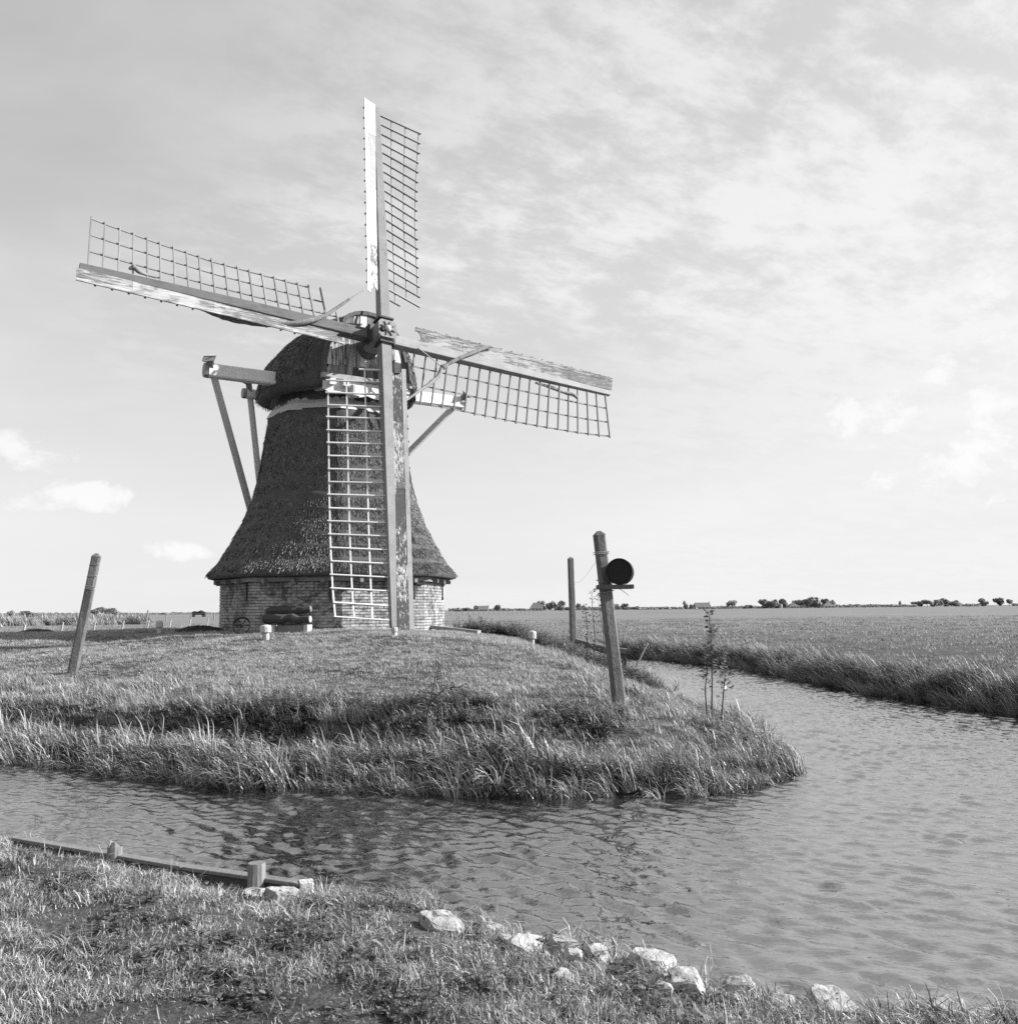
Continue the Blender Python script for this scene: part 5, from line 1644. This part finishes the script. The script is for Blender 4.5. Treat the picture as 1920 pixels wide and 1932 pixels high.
# ------------------------------------------------------------------ grazing cows, far out in the pasture
def cow_body(length=2.2):
    """one continuous surface grown from a skeleton of joints"""
    V = [(-.75, 0, 1.2), (-.35, 0, 1.18), (.1, 0, 1.16), (.55, 0, 1.22), (.85, 0, 1.2), (1.1, 0, .85), (1.28, 0, .52), (1.38, 0, .34),
         (-.72, .2, .8), (-.80, .22, .48), (-.72, .22, .0), (-.72, -.2, .8), (-.86, -.22, .48), (-.78, -.22, .0),
         (.55, .2, .75), (.57, .2, .42), (.55, .2, 0), (.55, -.2, .75), (.66, -.2, .42), (.62, -.2, 0),
         (-.92, 0, 1.2), (-.97, 0, .75), (1.13, .14, .66), (1.13, -.14, .66)]
    E = [(1, 0), (1, 2), (2, 3), (3, 4), (4, 5), (5, 6), (6, 7), (0, 8), (8, 9), (9, 10), (0, 11), (11, 12), (12, 13), (3, 14), (14, 15), (15, 16), (3, 17), (17, 18), (18, 19), (0, 20), (20, 21), (5, 22), (5, 23)]
    rad = [.30, .38, .40, .36, .24, .17, .13, .09, .17, .08, .06, .17, .08, .06, .14, .075, .06, .14, .075, .06, .05, .025, .04, .04]
    me = bpy.data.meshes.new('cow'); me.from_pydata(V, E, []); me.update()
    o = bpy.data.objects.new('cow', me); C.objects.link(o)
    sk = o.modifiers.new('skin', 'SKIN')
    for i, r in enumerate(rad):
        me.skin_vertices[0].data[i].radius = (r, r); me.skin_vertices[0].data[i].use_root = (i == 1)
    sb = o.modifiers.new('sub', 'SUBSURF'); sb.levels = 1; sb.render_levels = 1
    bpy.context.view_layer.update()
    dg = bpy.context.evaluated_depsgraph_get(); m2 = bpy.data.meshes.new_from_object(o.evaluated_get(dg))
    bpy.data.objects.remove(o); m2.name = 'cow'
    return m2


def m_cow():
    m, T = new_mat('pied_hide'); o = oc(T)
    k = T.mapr(T.noise(o, 1.3, 2, .4), .49, .51, 0, 1)
    finish(T, T.mix(k, .55, .03), .8); return m


M['cow'] = m_cow()
cm = cow_body(); cm.materials.clear(); cm.materials.append(M['cow'])
for px_, dist, rz, lab in ((1206, 620, .2, 'first grazing pied cow right of the drum post'), (1238, 600, 3.0, 'second grazing cow, left of the close pair'), (1262, 590, 0, 'dark cow in the middle of the far pasture'), (1288, 610, 2.8, 'cow grazing below the tall poplar'), (1313, 600, .4, 'rightmost cow, before the long farm roof')):
    g = aty(px_, 1150, dist); o = bpy.data.objects.new('cow', cm); C.objects.link(o)
    o.location = (g.x, g.y, gz(g.x, g.y)); o.rotation_euler = (0, 0, rz); tag(o, lab, 'cow', 'cows grazing in the far pasture')
